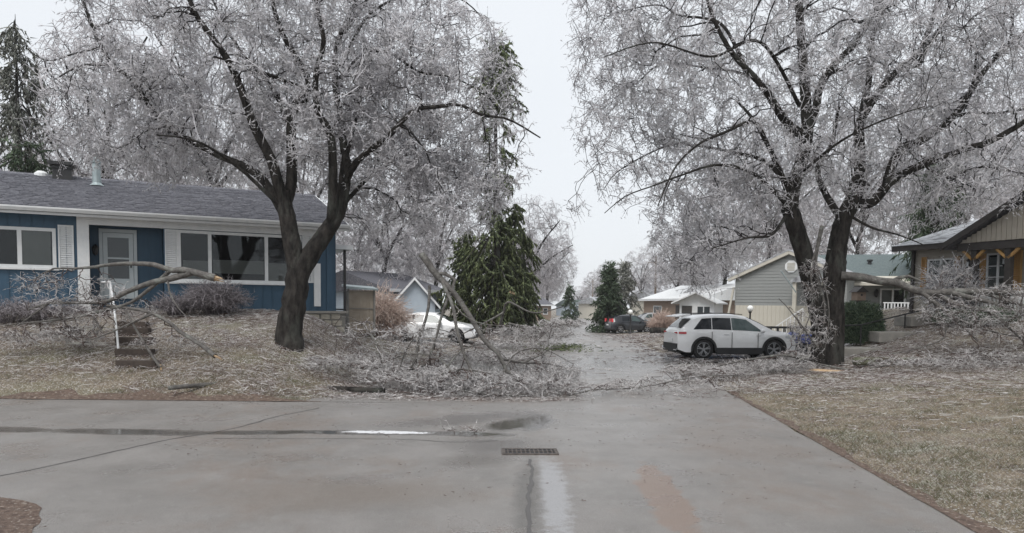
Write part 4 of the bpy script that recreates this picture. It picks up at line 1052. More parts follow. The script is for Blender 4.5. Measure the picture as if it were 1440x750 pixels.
for i in range(int(gw*2/.16)):
    x=gx0+.2+i*.16; t=1-abs(x-gx0-gw)/gw; zt_=gz0+.05+(gzp-.15-gz0)*t
    if zt_>gz0+.15: MB().box(x,x+.145,-1.30,-1.281,gz0+.05,zt_).build('gable_board',M_tan,th)
MB().prism([(gx0-.4,-1.5,gz0-.12),(gx0+gw,-1.5,gzp+.0),(gx0+gw,-1.5,gzp+.14),(gx0-.4,-1.5,gz0+.02)],(0,5.5,0)).build('porch_roof_slope',M_shingle,th)
MB().prism([(gx0-.4,-1.54,gz0-.16),(gx0+gw,-1.54,gzp-.04),(gx0+gw,-1.54,gzp+.16),(gx0-.4,-1.54,gz0+.04)],(0,.035,0)).build('rake_board',M_dbrown,th)
MB().prism([(gx0+2*gw+.4,-1.5,gz0-.12),(gx0+gw,-1.5,gzp+.0),(gx0+gw,-1.5,gzp+.14),(gx0+2*gw+.4,-1.5,gz0+.02)],(0,5.5,0)).build('porch_roof_slope',M_shingle,th)
MB().box(gx0,gx0+2*gw,-1.27,-1.05,gz0-.2,gz0+.04).build('porch_beam',M_dbrown,th)
for pxx in (1372,1420):
    u,_=TW.uv(pxx,340,-1.1); MB().bar((u-.35,-1.16,gz0-.2),(u-.02,-1.16,gz0-.5),.08,.08).bar((u+.35,-1.16,gz0-.2),(u+.02,-1.16,gz0-.5),.08,.08).build('knee_brace',M_orange,th)
MB().box(TW.uv(1360,440,-1.1)[0],TL+4,-1.4,0,-.9,-.0).build('porch_floor',M_concrete,th)
pr_=MB(); ua=TW.uv(1372,430,-1.15)[0]; pr_.box(ua,TL+2,-1.14,-1.08,.72,.79).build('porch_rail',M_white,th)
bal2=MB().box(-.02,.02,-.02,.02,.05,.72).mesh('baluster',[M_white])
for i in range(int((TL+2-ua)/.13)): inst('baluster',bal2,th,(ua+.06+i*.13,-1.11,0))

# handrail, walk steps, bird house, hedge
M_rail=M_black
def gpt(px,py,Y): p=W(px,py,Y); return Vector((p.x,p.y,p.z))
hr_=empty('handrail',(0,0,0),0,'long black metal handrail climbing the walk beside the round evergreen shrub','handrail')
hp=[gpt(1145,462,23.5),gpt(1190,458,24),gpt(1211,457,24.2),gpt(1273,442,24.8),gpt(1325,430,25),gpt(1392,430,24.4)]
MB().tube(hp,.024,8).build('top_rail',M_rail,hr_)
for a in (hp[2],hp[3],hp[5]):
    z0=H(a.x,a.y)-.1; MB().tube([(a.x,a.y,z0),(a.x,a.y,a.z)],.022,8).build('post',M_rail,hr_)
MB().tube([hp[0],(hp[0].x-.1,hp[0].y,H(hp[0].x,hp[0].y))],.022,8).build('post',M_rail,hr_)
wk=empty('walk_steps',(0,0,0),0,'concrete walk steps climbing the lawn beside the black handrail','steps')
for px,py,Y in ((1215,500,23.4),(1262,484,24.2),(1305,468,25.0)):
    p=W(px,py,Y); z=H(p.x,p.y); MB().box(-.85,.85,-.5,.6,-.25,.09).build('step',M_concrete,wk,bev=.02).location=(p.x,p.y,z)
b_=W(1205,480,27); bz=H(b_.x,b_.y); bhs=empty('bird_house',(b_.x,b_.y,bz),R(12),'brown wooden bird house on a post above the evergreen shrub','bird house')
zt_=W(1205,415,27).z-bz
MB().box(-.045,.045,-.045,.045,0,zt_-.2).build('post',M_dbrown,bhs)
MB().box(-.18,.18,-.16,.16,zt_-.2,zt_+.12).build('box',M_brick,bhs,bev=.01)
MB().box(-.22,.22,-.2,.2,zt_-.24,zt_-.2).build('tray',M_dbrown,bhs)
MB().prism([(-.26,-.22,zt_+.10),(.26,-.22,zt_+.10),(0,-.22,zt_+.30)],(0,.44,0)).build('roof',M_dbrown,bhs)
MB().lathe([(0,0),(.04,0),(.04,.01),(0,.01)],10,(0,-.175,zt_),axis='y').build('entrance_hole',M_black,bhs)
# railway tie steps with white handrail on the left bank
ts=empty('timber_steps',(0,0,0),0,'dark timber steps cut in the left bank with white hand rail','steps')
for i,(px,py,wpx,Y) in enumerate(((193,516,56,16.15),(190,500,52,16.8),(189,484,50,17.5),(187,470,48,18.1),(186,462,44,18.7))):
    p=W(px,py,Y); z=H(p.x,p.y); wd=wpx/FPX*Y
    MB().box(-wd/2,wd/2,-.09,.09,-.22,.10).build('tread',M_timber,ts,bev=.012).location=(p.x,p.y,z+.02)
    MB().box(-wd/2+.05,wd/2-.05,.09,.62,-.2,.07).build('landing',mat('step_gravel',(.17,.15,.14),.9,(.4,.38,.37),60),ts).location=(p.x,p.y,z+.02)
wr_=empty('white_handrail',(0,0,0),0,'white metal pipe handrail leaning along the left side of the timber steps','handrail')
A=gpt(167,494,16.8); B=gpt(161,438,17.6); C_=gpt(155,397,20.6); D_=gpt(143,397,20.8)
MB().tube([Vector((A.x,A.y,H(A.x,A.y)-.1)),A.lerp(B,.3),B],.024,8).build('lower_post',M_white,wr_)
MB().tube([B,gpt(158,415,19.3),C_,D_],.026,8).build('rail',M_white,wr_)
MB().tube([C_,Vector((C_.x,C_.y,H(C_.x,C_.y)))],.022,8).build('upper_post',M_white,wr_)
# log beside the ornamental bush, broken timber
def log(name,px,py,Y,Ln,r,rz,label,m=None,cat='log'):
    p=W(px,py,Y); z=H(p.x,p.y)
    o=MB().tube([(-Ln/2,0,r*.9),(-Ln/4,.02,r*.92),(Ln/4,-.02,r*.88),(Ln/2,.01,r*.9)],[r,r*1.03,r*.96,r*.9],12).build(name,m or M_barkgrey,None,True); o.location=(p.x,p.y,z); o.rotation_euler=(0,0,rz); tag(o,label,cat); return o
log('fallen_log',928,470,58,1.5,.24,.1,'thick dark log lying in front of the tan ornamental bush',M_bark)
log('fallen_log',500,523,15.9,1.3,.07,-.2,'short dark broken log on the left bank near the road edge',M_bark)
log('fallen_log',279,553,15.0,1.25,.045,.97,'pale lichen covered stick of limb lying at the road edge',M_barkgrey)
log('fallen_log',1243,519,20.5,1.8,.11,.18,'mossy grey log lying on the lawn right of the double trunk tree',mat('mossy_bark',(.09,.10,.06),.8,(.17,.17,.12),9,bump=.8,bscale=25))

# ================================================================== TREES
# large left tree
Y0=18.0
g0_=ground(405,487); 
b0=Vector((W(405,487,Y0).x,Y0,H(W(405,487,Y0).x,Y0)-.15))
def LM(seq,r0,r1,Yb,seed=0): return limb(WP(seq,Yb),r0,r1,seed=seed)
ll=[limb([b0+Vector((0,0,-.1))]+WP([(407,465),(412,435),(417,405),(420,378)],Y0),.30,.265,seed=1,n=14),
 LM([(420,385),(410,340),(404,305),(397,270)],.25,.17,Y0,2),
 LM([(420,385),(441,352),(462,322),(477,295),(484,262),(487,224)],.25,.12,Y0,3),
 LM([(400,290),(392,262,-.1),(381,224,-.2),(358,179,-.4),(338,123,-.6),(321,86,-.8),(295,48,-1),(276,22,-1.1),(255,-30,-1.3),(240,-80,-1.3)],.15,.03,Y0,4),
 LM([(398,295),(409,262,.2),(410,209,.4),(408,157,.5)],.14,.11,Y0,5),
 LM([(408,157,.5),(424,136,.6),(433,110,.6),(405,63,.6),(388,22,.5),(378,-30,.4),(370,-90,.4)],.10,.03,Y0,6),
 LM([(410,162,.5),(433,132,.3),(395,112,0),(354,97,-.4),(348,92,-.5),(300,80,-.8)],.07,.02,Y0,7),
 LM([(405,310),(373,257,.3),(347,236,.6),(298,214,.8),(231,175,.6),(201,134,.3),(179,108,0),(157,90,-.2),(138,56,-.4),(123,19,-.5),(108,-30,-.5)],.12,.03,Y0,8),
 LM([(157,90,-.2),(130,92,-.5),(112,92,-.6),(78,112,-.7)],.035,.012,Y0,9),
 LM([(140,68,-.4),(110,74,0),(67,86,.2),(40,70,.3)],.03,.01,Y0,10),
 LM([(465,318),(468,280,-.3),(467,209,-.5),(460,179,-.7),(447,157,-.8),(444,110,-1),(455,60,-1.2),(447,15,-1.3),(440,-50,-1.4)],.13,.03,Y0,11),
 LM([(487,230),(480,180,.3),(472,120,.4),(473,67,.5),(484,37,.5),(499,7,.5),(510,-50,.5)],.10,.04,Y0,12),
 LM([(484,262),(499,231,-.3),(529,205,-.5),(544,194,-.6),(581,157,-.9),(620,150,-1),(645,147,-1),(678,162,-1),(715,168,-1),(760,194,-.9)],.09,.015,Y0,13),
 LM([(485,235),(505,150,.3),(514,127,.3),(559,172,.6),(581,194,.7),(611,194,.8)],.045,.012,Y0,14),
 LM([(478,110,.4),(514,75,.1),(551,76,0),(589,101,-.2),(640,110,-.3),(690,140,-.4)],.05,.012,Y0,15),
 LM([(484,45,.5),(520,-5,.8),(560,-60,1)],.06,.02,Y0,16),
 LM([(480,95,.5),(520,20,1.2),(590,-10,1.6),(650,0,1.8),(690,40,1.8)],.05,.012,Y0,17),
 LM([(410,180,.5),(380,120,1.3),(330,60,2),(290,-20,2.4)],.07,.02,Y0,18),
 LM([(404,300),(340,240,-.5),(280,200,-1.2),(220,190,-1.8)],.06,.015,Y0,19),
 LM([(481,290),(530,240,.6),(590,215,1.2),(650,230,1.5)],.06,.015,Y0,20)]
def flare(l,k):
    P,Rd=l; h=P[:,2]-P[0,2]; Rd*=1+k*np.exp(-h/.28)
flare(ll[0],.38)
e=[(tuple(W(400,30,19)),(4.6,3.6,3.9)),(tuple(W(600,130,18.3)),(2.4,2.2,2.2),1.3),(tuple(W(645,265,18.3)),(1.35,1.3,1.25),2.4),(tuple(W(560,300,18.6)),(1.2,1.0,.8),1.8),(tuple(W(180,110,18.3)),(2.0,2.0,2.1)),
   (tuple(W(250,190,19.5)),(2.4,1.6,1.4),1.3),(tuple(W(470,170,18.5)),(2.6,2.4,1.8),1.2),(tuple(W(560,240,19)),(1.7,1.4,1.2),1.5),(tuple(W(610,230,18.2)),(1.6,1.2,1.5),2.2),(tuple(W(110,180,18.8)),(.9,1,1.5),.9),(tuple(W(720,210,17.5)),(.7,.8,1.0),1.0)]
iced_tree('roadside_tree','large ice coated tree with dark forking trunk on the bank before the blue house',b0,ll,e,190,1200,9200,3,3,21,trunk_sides=22,droop=1.1,gate=.30)

# double trunk right tree
Y1=22.0
bx_=W(1163,513,Y1).x; b1=Vector((bx_,Y1,H(bx_,Y1)-.15))
rl=[limb([b1+Vector((.05,0,-.1))]+WP([(1168,490),(1170,455),(1171,410),(1174,375)],Y1),.39,.30,seed=31,n=14),
 LM([(1174,380),(1178,345),(1186,310),(1200,280),(1209,250)],.30,.20,Y1,32),
 limb([b1+Vector((-.25,0,-.1))]+WP([(1156,480,-.1),(1151,440,-.2),(1139,392,-.3),(1128,350,-.4),(1116,312,-.5),(1110,290,-.5)],Y1),.29,.235,seed=33,n=44),
 LM([(1110,300,-.5),(1116,262,-.5),(1128,225,-.5),(1135,183,-.5),(1131,112,-.5),(1127,56,-.4),(1123,0,-.4),(1120,-70,-.3)],.22,.08,Y1,34),
 LM([(1135,195,-.5),(1112,178,-.8),(1097,160,-1),(1079,131,-1.3),(1060,108,-1.5),(1030,75,-1.8),(1005,30,-2),(985,-30,-2)],.14,.03,Y1,35),
 LM([(1132,190,-.4),(1146,157,-.1),(1153,123,.1),(1172,93,.3),(1206,56,.6),(1235,7,.9),(1262,-60,1)],.14,.04,Y1,36),
 LM([(1209,255),(1209,215,.2),(1210,172,.4),(1235,131,.5),(1258,104,.6),(1291,75,.8),(1310,30,.9),(1330,-40,1)],.17,.05,Y1,37),
 LM([(1210,172,.4),(1222,110,.7),(1224,67,.9),(1238,10,1),(1245,-60,1)],.12,.04,Y1,38),
 LM([(1202,285),(1226,285,-.3),(1250,258,-.6),(1275,243,-.8),(1299,231,-1),(1332,220,-1.2),(1359,209,-1.4),(1390,200,-1.6),(1440,172,-1.9),(1500,130,-2)],.15,.05,Y1,39),
 LM([(1248,260,-.6),(1252,240,-.5),(1269,209,-.4),(1299,196,-.3),(1344,160,-.2),(1381,104,-.1),(1411,71,0),(1433,52,0),(1490,10,0)],.14,.04,Y1,40),
 LM([(1291,93,.8),(1306,62,.9),(1321,41,1),(1336,7,1),(1350,-50,1)],.09,.03,Y1,41),
 LM([(1340,165,-.2),(1370,158,-.5),(1400,160,-.7),(1460,150,-.9)],.05,.02,Y1,42),
 LM([(1112,280,-.5),(1090,225,-.9),(1074,194,-1.1),(1059,168,-1.4),(1036,142,-1.6)],.10,.03,Y1,43),
 LM([(1080,205,-1),(1066,176,-1.4),(1051,172,-1.6),(1018,187,-2),(984,202,-2.3),(950,235,-2.6),(925,290,-2.8)],.06,.015,Y1,44),
 LM([(1112,268,-.5),(1077,228,.2),(1029,214,.8),(985,206,1.2),(939,205,1.5),(872,239,2),(850,265,2)],.07,.012,Y1,45),
 LM([(1108,290,-.5),(1060,245,-1.2),(1010,232,-1.8),(960,246,-2.2),(917,262,-2.4),(880,276,-2.4),(850,300,-2.4)],.06,.01,Y1,46),
 LM([(1100,165,-1),(1060,110,.3),(990,95,1),(930,90,1.5),(891,119,1.8),(850,114,2)],.06,.012,Y1,47),
 LM([(1050,100,-1.5),(1020,40,-1),(991,26,-.5),(954,22,0),(924,7,.5),(860,20,1)],.06,.012,Y1,48),
 LM([(1125,150,-.5),(1070,60,-2),(1000,80,-3),(920,60,-3.5),(850,80,-3.7)],.06,.012,Y1,49),
 LM([(1186,310),(1165,280,.4),(1150,240,.8),(1170,200,1),(1180,150,1.2)],.12,.04,Y1,50),
 LM([(1189,300),(1225,320,-.5),(1262,330,-.8),(1300,345,-.9)],.05,.012,Y1,51),
 LM([(1108,300,-.5),(1085,330,-1),(1050,335,-1.6),(1000,350,-2)],.06,.012,Y1,52),
 LM([(1111,250,-.4),(1130,240,-1.4),(1180,200,-2.4),(1240,170,-3),(1300,150,-3.4)],.06,.012,Y1,53),
 LM([(1300,231,-1),(1330,250,-1),(1380,235,-1.2),(1440,245,-1.4)],.05,.012,Y1,54)]
flare(rl[0],.35); flare(rl[2],.35)
e=[(tuple(W(1130,40,22)),(7.0,4.6,5.0)),(tuple(W(1370,110,21.5)),(3.6,3.4,4.2),1.1),(tuple(W(920,170,22)),(2.5,2.8,2.9),1.2),(tuple(W(985,320,21.5)),(1.6,1.7,2.0),3.2),(tuple(W(880,70,22)),(2.0,2.4,2.2),1.1),
   (tuple(W(1130,250,21.6)),(2.6,2.2,1.2),1.0),(tuple(W(1320,270,21)),(2.2,2,1.0),1.0),(tuple(W(1050,240,21.5)),(2.2,2,1.6),1.1),(tuple(W(830,290,22)),(.7,.9,.7),.6)]
iced_tree('double_trunk_tree','huge ice coated tree with two dark trunks joined at the base on the right lawn',b1,rl,e,230,1400,9800,3,3,22,trunk_sides=22,droop=1.0,gate=.36)

# ------------------------------------------------------------------ fallen broken limbs
def fall(name,label,lim,ells,nB,nC,seed,mD=3,mE=2,nA=20,twig=None,bark=None,droop=.3,scale=1.0,group=None,**k):
    b=Vector(tuple(lim[0][0][0])); b.z=H(b.x,b.y)
    return iced_tree(name,label,b,lim,ells,nA,nB,nC,mD,mE,seed,'branch',group,twig or M_falltwig,scale,droop,0,(.08,.28),bark or M_barkgrey,9,origin=False,floor=lambda x,y:H(x,y)+.0,**{**dict(tip=.007,wob=.07,rC=.0055,rD=.0045,rE=.006,flat=.45,KD=2),**k})
def torn(parent,px,py,Y,d,r=.06):
    p=W(px,py,Y)-parent.location; d=Vector(d).normalized(); b=MB(); q=d.orthogonal().normalized(); w2=d.cross(q)
    for i in range(7):
        a=i*.9; o=(q*math.cos(a)+w2*math.sin(a))*r*.55; b.tube([p+o-d*.06,p+o+d*(.06+.05*(i%3))],[r*.35,.004],5)
    b.build('torn_wood',M_rawwood,parent)
fl=[LM([(303,391,0),(283,386),(262,380),(240,380,.1),(215,372,.2),(190,371,.3),(160,372,.4),(110,378,.5),(75,378,.6),(50,392,.6)],.085,.012,16.0,61),
 LM([(270,383),(245,391,.1),(215,397,.2),(180,410,.3),(150,424,.4),(110,426,.5),(68,427,.6),(40,436,.6)],.08,.02,16.0,62),
 LM([(240,380,.1),(220,398,.2),(185,425,.3),(140,438,.4),(100,447,.5),(30,455,.5)],.05,.015,16.0,63),
 LM([(236,395,.1),(238,410,0),(248,430,-.2),(262,445,-.3)],.025,.008,16.0,64),
 LM([(68,427,.6),(50,440,.6),(25,458,.6)],.03,.01,16.0,65)]
e=[(tuple(W(110,415,16.6)),(1.3,.9,.45)),(tuple(W(60,400,16.7)),(.7,.6,.4)),(tuple(W(150,440,16.5)),(1.4,.7,.35)),(tuple(W(60,475,16.8)),(1.5,.7,.15),3)]
fb=fall('broken_limb','long broken limb with torn orange end propped over the left bank steps',fl,e,130,420,71,2,1); torn(fb,305,392,16.0,(1,0,-.25),.07)
fl=[LM([(302,501,-.5),(285,487,-.3),(255,468,0),(240,455,.1),(215,441,.2),(185,434,.3),(150,430,.4)],.05,.03,16.0,66),LM([(215,441,.2),(190,452,.1),(150,470,0),(120,480,0)],.03,.01,16.0,67)]
fb=fall('broken_limb','thin dark limb slanting down the left bank right of the timber steps',fl,[(tuple(W(105,468,16.8)),(1.0,.7,.2)),(tuple(W(260,480,16.6)),(.7,.5,.1))],40,160,72,2,1,8); torn(fb,303,501,15.5,(1,0,-.5),.03)
fl=[LM([(226,517,0),(212,498,.1),(200,478,.2),(190,462,.3),(178,440,.4)],.035,.02,15.9,68)]
fb=fall('broken_limb','short bare limb fallen across the timber steps',fl,[(tuple(W(205,480,16.2)),(.4,.3,.1))],8,14,73,2,1,4); torn(fb,226,517,15.9,(.3,-.2,-1),.025)
# centre heap
fl=[LM([(593,358,.3),(603,372,.2),(612,385,.2),(629,401,.1),(647,425,.1),(664,450,0),(682,480,-.1),(703,500,-.2),(712,522,-.2),(740,535,-.3)],.085,.04,16.8,74),
 LM([(612,385,.2),(630,386,.1),(640,394,.1),(636,408,.1),(628,424,0),(621,445,0),(612,480,0),(600,512,0)],.05,.02,16.8,75),
 LM([(622,396,.1),(630,415,0),(637,430,-.1),(641,455,-.2),(647,481,-.3),(655,505,-.3),(668,530,-.4)],.045,.03,16.8,76),
 LM([(640,430,0),(655,446,-.1),(675,455,-.1),(700,458,-.1)],.02,.008,16.8,77),
 LM([(604,402,.5),(603,430,.4),(597,455,.3),(588,480,.1),(585,505,0),(566,530,-.2)],.035,.03,16.8,78),
 LM([(703,505,-.2),(735,510,.2),(775,512,.6),(800,520,.8)],.04,.01,16.8,79),
 LM([(600,512,0),(575,520,0),(540,522,.1),(500,517,.2)],.04,.015,16.8,80),
 LM([(560,528,0),(572,490,.2),(600,462,.3),(640,470,.4)],.022,.007,16.6,181),LM([(620,530,-.2),(650,492,0),(690,486,.2),(722,515,.3)],.024,.007,16.6,182),
 LM([(700,545,-.4),(722,500,-.1),(760,490,.2),(806,512,.4)],.024,.006,16.4,183),LM([(540,525,.1),(528,480,.3),(505,452,.5),(480,445,.6)],.022,.006,16.8,184),
 LM([(650,540,-.3),(618,505,-.1),(575,498,.1),(530,515,.3)],.024,.007,16.5,185),LM([(590,545,-.4),(640,520,-.3),(700,528,-.2),(770,545,-.2)],.028,.008,16.3,186),
 LM([(735,510,.2),(760,500,.5),(775,490,.7),(790,488,.8)],.025,.008,16.8,81),
 LM([(668,530,-.4),(720,545,-.6),(780,548,-.5)],.035,.01,16.8,82)]
e=[(tuple(W(690,540,16.2)),(2.0,1.3,.24)),(tuple(W(600,530,16.4)),(1.6,1.1,.24)),(tuple(W(775,525,17.2)),(.9,.8,.22)),(tuple(W(590,480,17)),(1.1,.7,.45),.3),(tuple(W(510,470,17.5)),(.7,.5,.35),.15),(tuple(W(500,510,17.2)),(1.3,1,.2),.7),(tuple(W(700,505,17.8)),(1.4,.9,.2),.8)]
fb=fall('broken_limb','tall grey broken limb leaning out of the heap of iced branches on the road',fl,e,330,3000,75,3,2,120)
fl=[LM([(800,556,0),(840,548,.2),(900,545,.4),(980,530,.9),(1040,528,1.2)],.02,.008,15.6,83),LM([(640,548,0),(700,556,0),(790,556,.1)],.03,.01,15.3,84)]
fall('fallen_branch','flat spread of fine iced branches strewn over the right half of the road',fl,[(tuple(W(830,545,16.2)),(1.8,1.2,.07)),(tuple(W(960,540,16.8)),(1.9,1.2,.08)),(tuple(W(650,560,15.3)),(2.2,.6,.07))],40,330,76,2,2,10,droop=.1)
# heap at foot of the double trunk and the hanging limb
fl=[LM([(1005,537,-.6),(1022,520,-.3),(1020,512,-.3)],.03,.02,20.5,85),
 LM([(1150,515,-.4),(1110,500,-.5),(1060,505,-.8),(1010,515,-1),(960,530,-1.2)],.05,.012,21,86),
 LM([(1140,500,-.4),(1100,515,-.8),(1040,528,-1.2)],.04,.01,21,87),LM([(1150,490,-.4),(1125,455,-.6),(1105,430,-.7),(1095,420,-.7)],.03,.01,21,88)]
e=[(tuple(W(1085,515,20.3)),(1.3,.9,.16)),(tuple(W(1000,522,19.6)),(1.3,.8,.14)),(tuple(W(1125,460,20.9)),(.35,.4,.5),.5),(tuple(W(1120,500,20.8)),(.5,.5,.18))]
fb=fall('fallen_branch','heap of iced branches at the foot of the twin trunks beside the driveway',fl,e,120,900,77,3,2,25); torn(fb,1003,537,19.9,(-.2,-.2,-1),.035)
fl=[LM([(1156,318,0),(1150,345,0),(1147,372,0),(1152,400,0),(1160,430,0),(1157,462,0),(1150,490,0)],.06,.015,20.9,89),LM([(1150,345),(1140,380,-.1),(1143,420,-.1),(1135,455,-.1),(1120,480,-.1)],.035,.01,20.9,90),LM([(1147,372),(1162,410,-.2),(1166,450,-.2),(1160,490,-.2)],.03,.01,20.9,91)]
fall('hanging_branch','split iced limb hanging straight down against the twin trunks',fl,[(tuple(W(1145,400,20.8)),(.45,.3,1.1)),(tuple(W(1150,470,20.8)),(.5,.35,.6))],26,120,78,3,2,8,droop=1.2,flat=1)
# right fallen limb
fl=[LM([(1183,388,0),(1210,390,-.2),(1240,396,-.4),(1262,398,-.6),(1285,408,-.8),(1310,412,-1),(1345,410,-1.2),(1400,411,-1.5),(1460,415,-1.8)],.13,.07,21.6,92),
 LM([(1255,396,-.5),(1275,388,-.6),(1300,398,-.8)],.07,.02,21.6,93),
 LM([(1295,410,-.9),(1320,430,-1.2),(1345,452,-1.5),(1375,480,-1.7)],.07,.02,21.6,94),
 LM([(1318,414,-1),(1350,430,-1.4),(1395,440,-1.8),(1420,462,-2),(1442,482,-2)],.08,.02,21.6,95),
 LM([(1340,412,-1.2),(1370,420,-1.5),(1410,430,-1.9),(1450,445,-2)],.08,.03,21.6,96),
 LM([(1380,411,-1.4),(1420,424,-1.6),(1470,440,-1.8)],.07,.03,21.6,97),
 LM([(1330,440,-1.3),(1360,455,-1.6),(1410,470,-2),(1450,475,-2.2)],.04,.012,21.6,98),
 LM([(1310,420,-1),(1330,470,-1.6),(1290,490,-2),(1240,500,-2.2)],.03,.01,21.6,99)]
e=[(tuple(W(1400,455,19.8)),(1.5,1.0,.5)),(tuple(W(1340,440,20.2)),(1.0,.7,.5)),(tuple(W(1440,420,19.6)),(1.2,.9,.5)),(tuple(W(1400,500,19)),(1.8,1.0,.2)),(tuple(W(1335,395,20.8)),(.7,.5,.5))]
fb=fall('broken_limb','heavy torn limb reaching from the twin trunks across to the tan house lawn',fl,e,190,900,79,2,2,35)
fl=[LM([(1150,512,0),(1200,520,-.3),(1260,512,-.6),(1330,505,-.8),(1400,502,-1),(1450,505,-1.1)],.03,.015,20.5,100),LM([(1210,505,0),(1300,512,-.6),(1380,520,-1)],.025,.01,20.5,101)]
fall('fallen_branch','long thin branch lying along the right lawn below the handrail',fl,[(tuple(W(1330,510,19.0)),(2.4,1.2,.06))],50,450,80,2,2,12)
# small sprig by drain
fl=[LM([(610,613,0),(640,620,-.1),(665,620,-.1),(697,614,0)],.012,.006,11.2,102),LM([(645,618,-.1),(625,605,.1),(618,590,.3)],.008,.004,11.2,103),LM([(610,628,-.4),(630,625,-.3),(665,620,-.1)],.007,.004,11.2,104)]
fall('fallen_twig','small bare forked twig on the wet road left of the storm drain',fl,[(tuple(W(655,616,11)),(.35,.2,.06))],4,14,81,2,1,3,scale=.8)
fl=[LM([(519,632,0),(530,631,0),(545,629,0)],.013,.006,10.6,105)]
fall('fallen_twig','tiny dark curved twig alone on the road left of centre',fl,[(tuple(W(535,630,10.6)),(.1,.05,.02))],1,2,82,1,0,1,scale=.6)
p=W(1160,519,20); q=MB().prism([(-.42,0,.02),(.30,-.03,.02),(.46,.02,.05),(-.30,.05,.07)],(0,.06,.01)).build('split_wood',M_rawwood); q.location=(p.x,p.y,H(p.x,p.y)); q.rotation_euler=(0,0,-.35); tag(q,'pale freshly split wood sliver at the foot of the twin trunks','wood')
fl=[LM([(700,468,2),(708,440,1.5),(715,425,1.3),(750,440,1),(790,432,.8)],.08,.02,33,106),LM([(708,440,1.5),(680,455,1),(650,470,1)],.06,.02,33,107),LM([(715,455,1.5),(760,462,1),(800,455,1)],.05,.02,33,108)]
e=[(tuple(W(745,468,33)),(2.2,1.8,.35)),(tuple(W(720,485,30)),(2.0,2.0,.22)),(tuple(W(790,455,36)),(1.3,1.6,.25))]
fall('broken_limb','tangle of fallen iced branches beside the road in front of the broken spruce',fl,e,110,1200,83,3,1,25,rC=.010,rD=.009)

# ------------------------------------------------------------------ generic iced trees in the distance
def far_tree_mesh(seed,Ht,Rc,weep=.6,nA=70,nB=450,nC=2300,mD=3,mE=1,split=.3):
    rg=np.random.default_rng(seed); lim=[]
    top=Vector((rg.normal()*.5,rg.normal()*.5,Ht*.72)); st=Vector((0,0,0)); fk=Vector((rg.normal()*.2,rg.normal()*.2,Ht*split))
    lim.append(limb([st,fk*.5+Vector((.08,0,0)),fk],.02*Ht,.015*Ht,8,seed=seed)); lim.append(limb([fk,(fk+top)/2+Vector((.3,.2,0)),top],.013*Ht,.003*Ht,10,seed=seed+1))
    for i in range(7):
        a=2*math.pi*i/7+rg.random()*.5; h=Ht*(split+.25*rg.random()); s=Vector((0,0,1))*h*1.0; s.x=fk.x*h/(Ht*split) if h<Ht*split else fk.x; s.y=fk.y
        rr=Rc*(.5+.35*rg.random()); zt_=h+Ht*(.2+.25*rg.random())
        m=s+Vector((math.cos(a)*rr*.45,math.sin(a)*rr*.45,(zt_-h)*.6)); e_=Vector((math.cos(a)*rr,math.sin(a)*rr,zt_))
        lim.append(limb([s,m,e_],.010*Ht,.003*Ht,9,seed=seed+i+2))
    ells=[((0,0,Ht*.64),(Rc*.85,Rc*.85,Ht*.36)),((Rc*.3,0,Ht*.45),(Rc*.6,Rc*.7,Ht*.22)),((-Rc*.35,Rc*.1,Ht*.47),(Rc*.6,Rc*.6,Ht*.2))]
    return lim,ells,(nA,nB,nC,mD,mE)
FT=[]
TREES=[(160,43,17.5,6.0,0,'tall iced tree behind the blue house left of the flue pipe'),(300,47,18.5,6.0,1,'tall iced tree behind the middle of the blue house roof'),(425,52,17,5.5,2,'iced tree behind the right end of the blue house'),
 (545,56,13.0,5.0,1,'iced tree rising above the beige shed'),(612,66,14.5,5.0,0,'iced tree behind the pale blue house and left of the broken spruce'),
 (740,73,13.5,5.4,2,'iced tree with arching boughs right of the broken spruce'),(745,90,11,4.4,0,'iced tree farther back behind the broken spruce'),
 (955,88,12,5,1,'iced tree behind the white roofed house'),(1012,72,15,5.5,0,'iced tree left of the grey gable house'),(1078,58,17,5.5,2,'dark stemmed iced tree behind the gable peak'),
 (1210,62,19,6,1,'tall iced tree behind the green grey roof'),(1330,55,19,6,0,'tall iced tree behind the left end of the tan house'),(1430,60,19,6,2,'tall iced tree behind the right end of the tan house'),
 (905,125,12,5,0,'distant iced tree left of the utility pole'),(770,152,17,7.5,2,'distant iced tree left of the far street end'),(840,215,12,6,1,'farthest iced tree right of the street end'),
 (20,60,16,6,1,'iced tree at the left edge behind the bungalow'),(690,120,14,5.5,1,'distant iced tree showing beside the spruce trunk'),(500,88,13,5.5,2,'distant iced tree between house and shed'),
 (985,130,15,6,2,'distant iced tree over the white porch wing'),(1140,100,17,6.5,0,'distant iced tree glimpsed between the twin trunks'),(860,165,12,5.5,0,'distant iced tree behind the small spruce'),
 (770,190,11,5.5,0,'distant iced tree left of the vanishing street'),(580,130,14,6,0,'distant iced tree over the pale blue roof'),(815,260,10,7,2,'hazy iced tree closing the end of the street')]
vari=[]
for i,(sd_,we) in enumerate(((301,.6),(302,.8),(303,1.1))):
    lim,el,n_=far_tree_mesh(sd_,12,5,we)
    vari.append((lim,el,n_,sd_,we))
protos={}
for k,(px,Y,Ht,Rc,vi,lb) in enumerate(TREES):
    p=W(px,440,Y); z=H(p.x,Y)-.1
    if vi not in protos:
        lim,el,n_,sd_,we=vari[vi]
        o=iced_tree('iced_tree',lb,Vector((0,0,0)),lim,el,*n_,sd_,group='iced trees behind the houses',twig=M_twigfar,droop=we,gate=.25,tw=(.25,.6),trunk_sides=8,rC=.016,rD=.013,rE=.014,tip=.016)
        protos[vi]=o
    else:
        s_=protos[vi]; o=copy_tree(s_); o['label']=lb
    o.location=(p.x,Y,z); o.rotation_euler=(0,0,k*1.9); o.scale=(Rc/5,Rc/5,Ht/12)

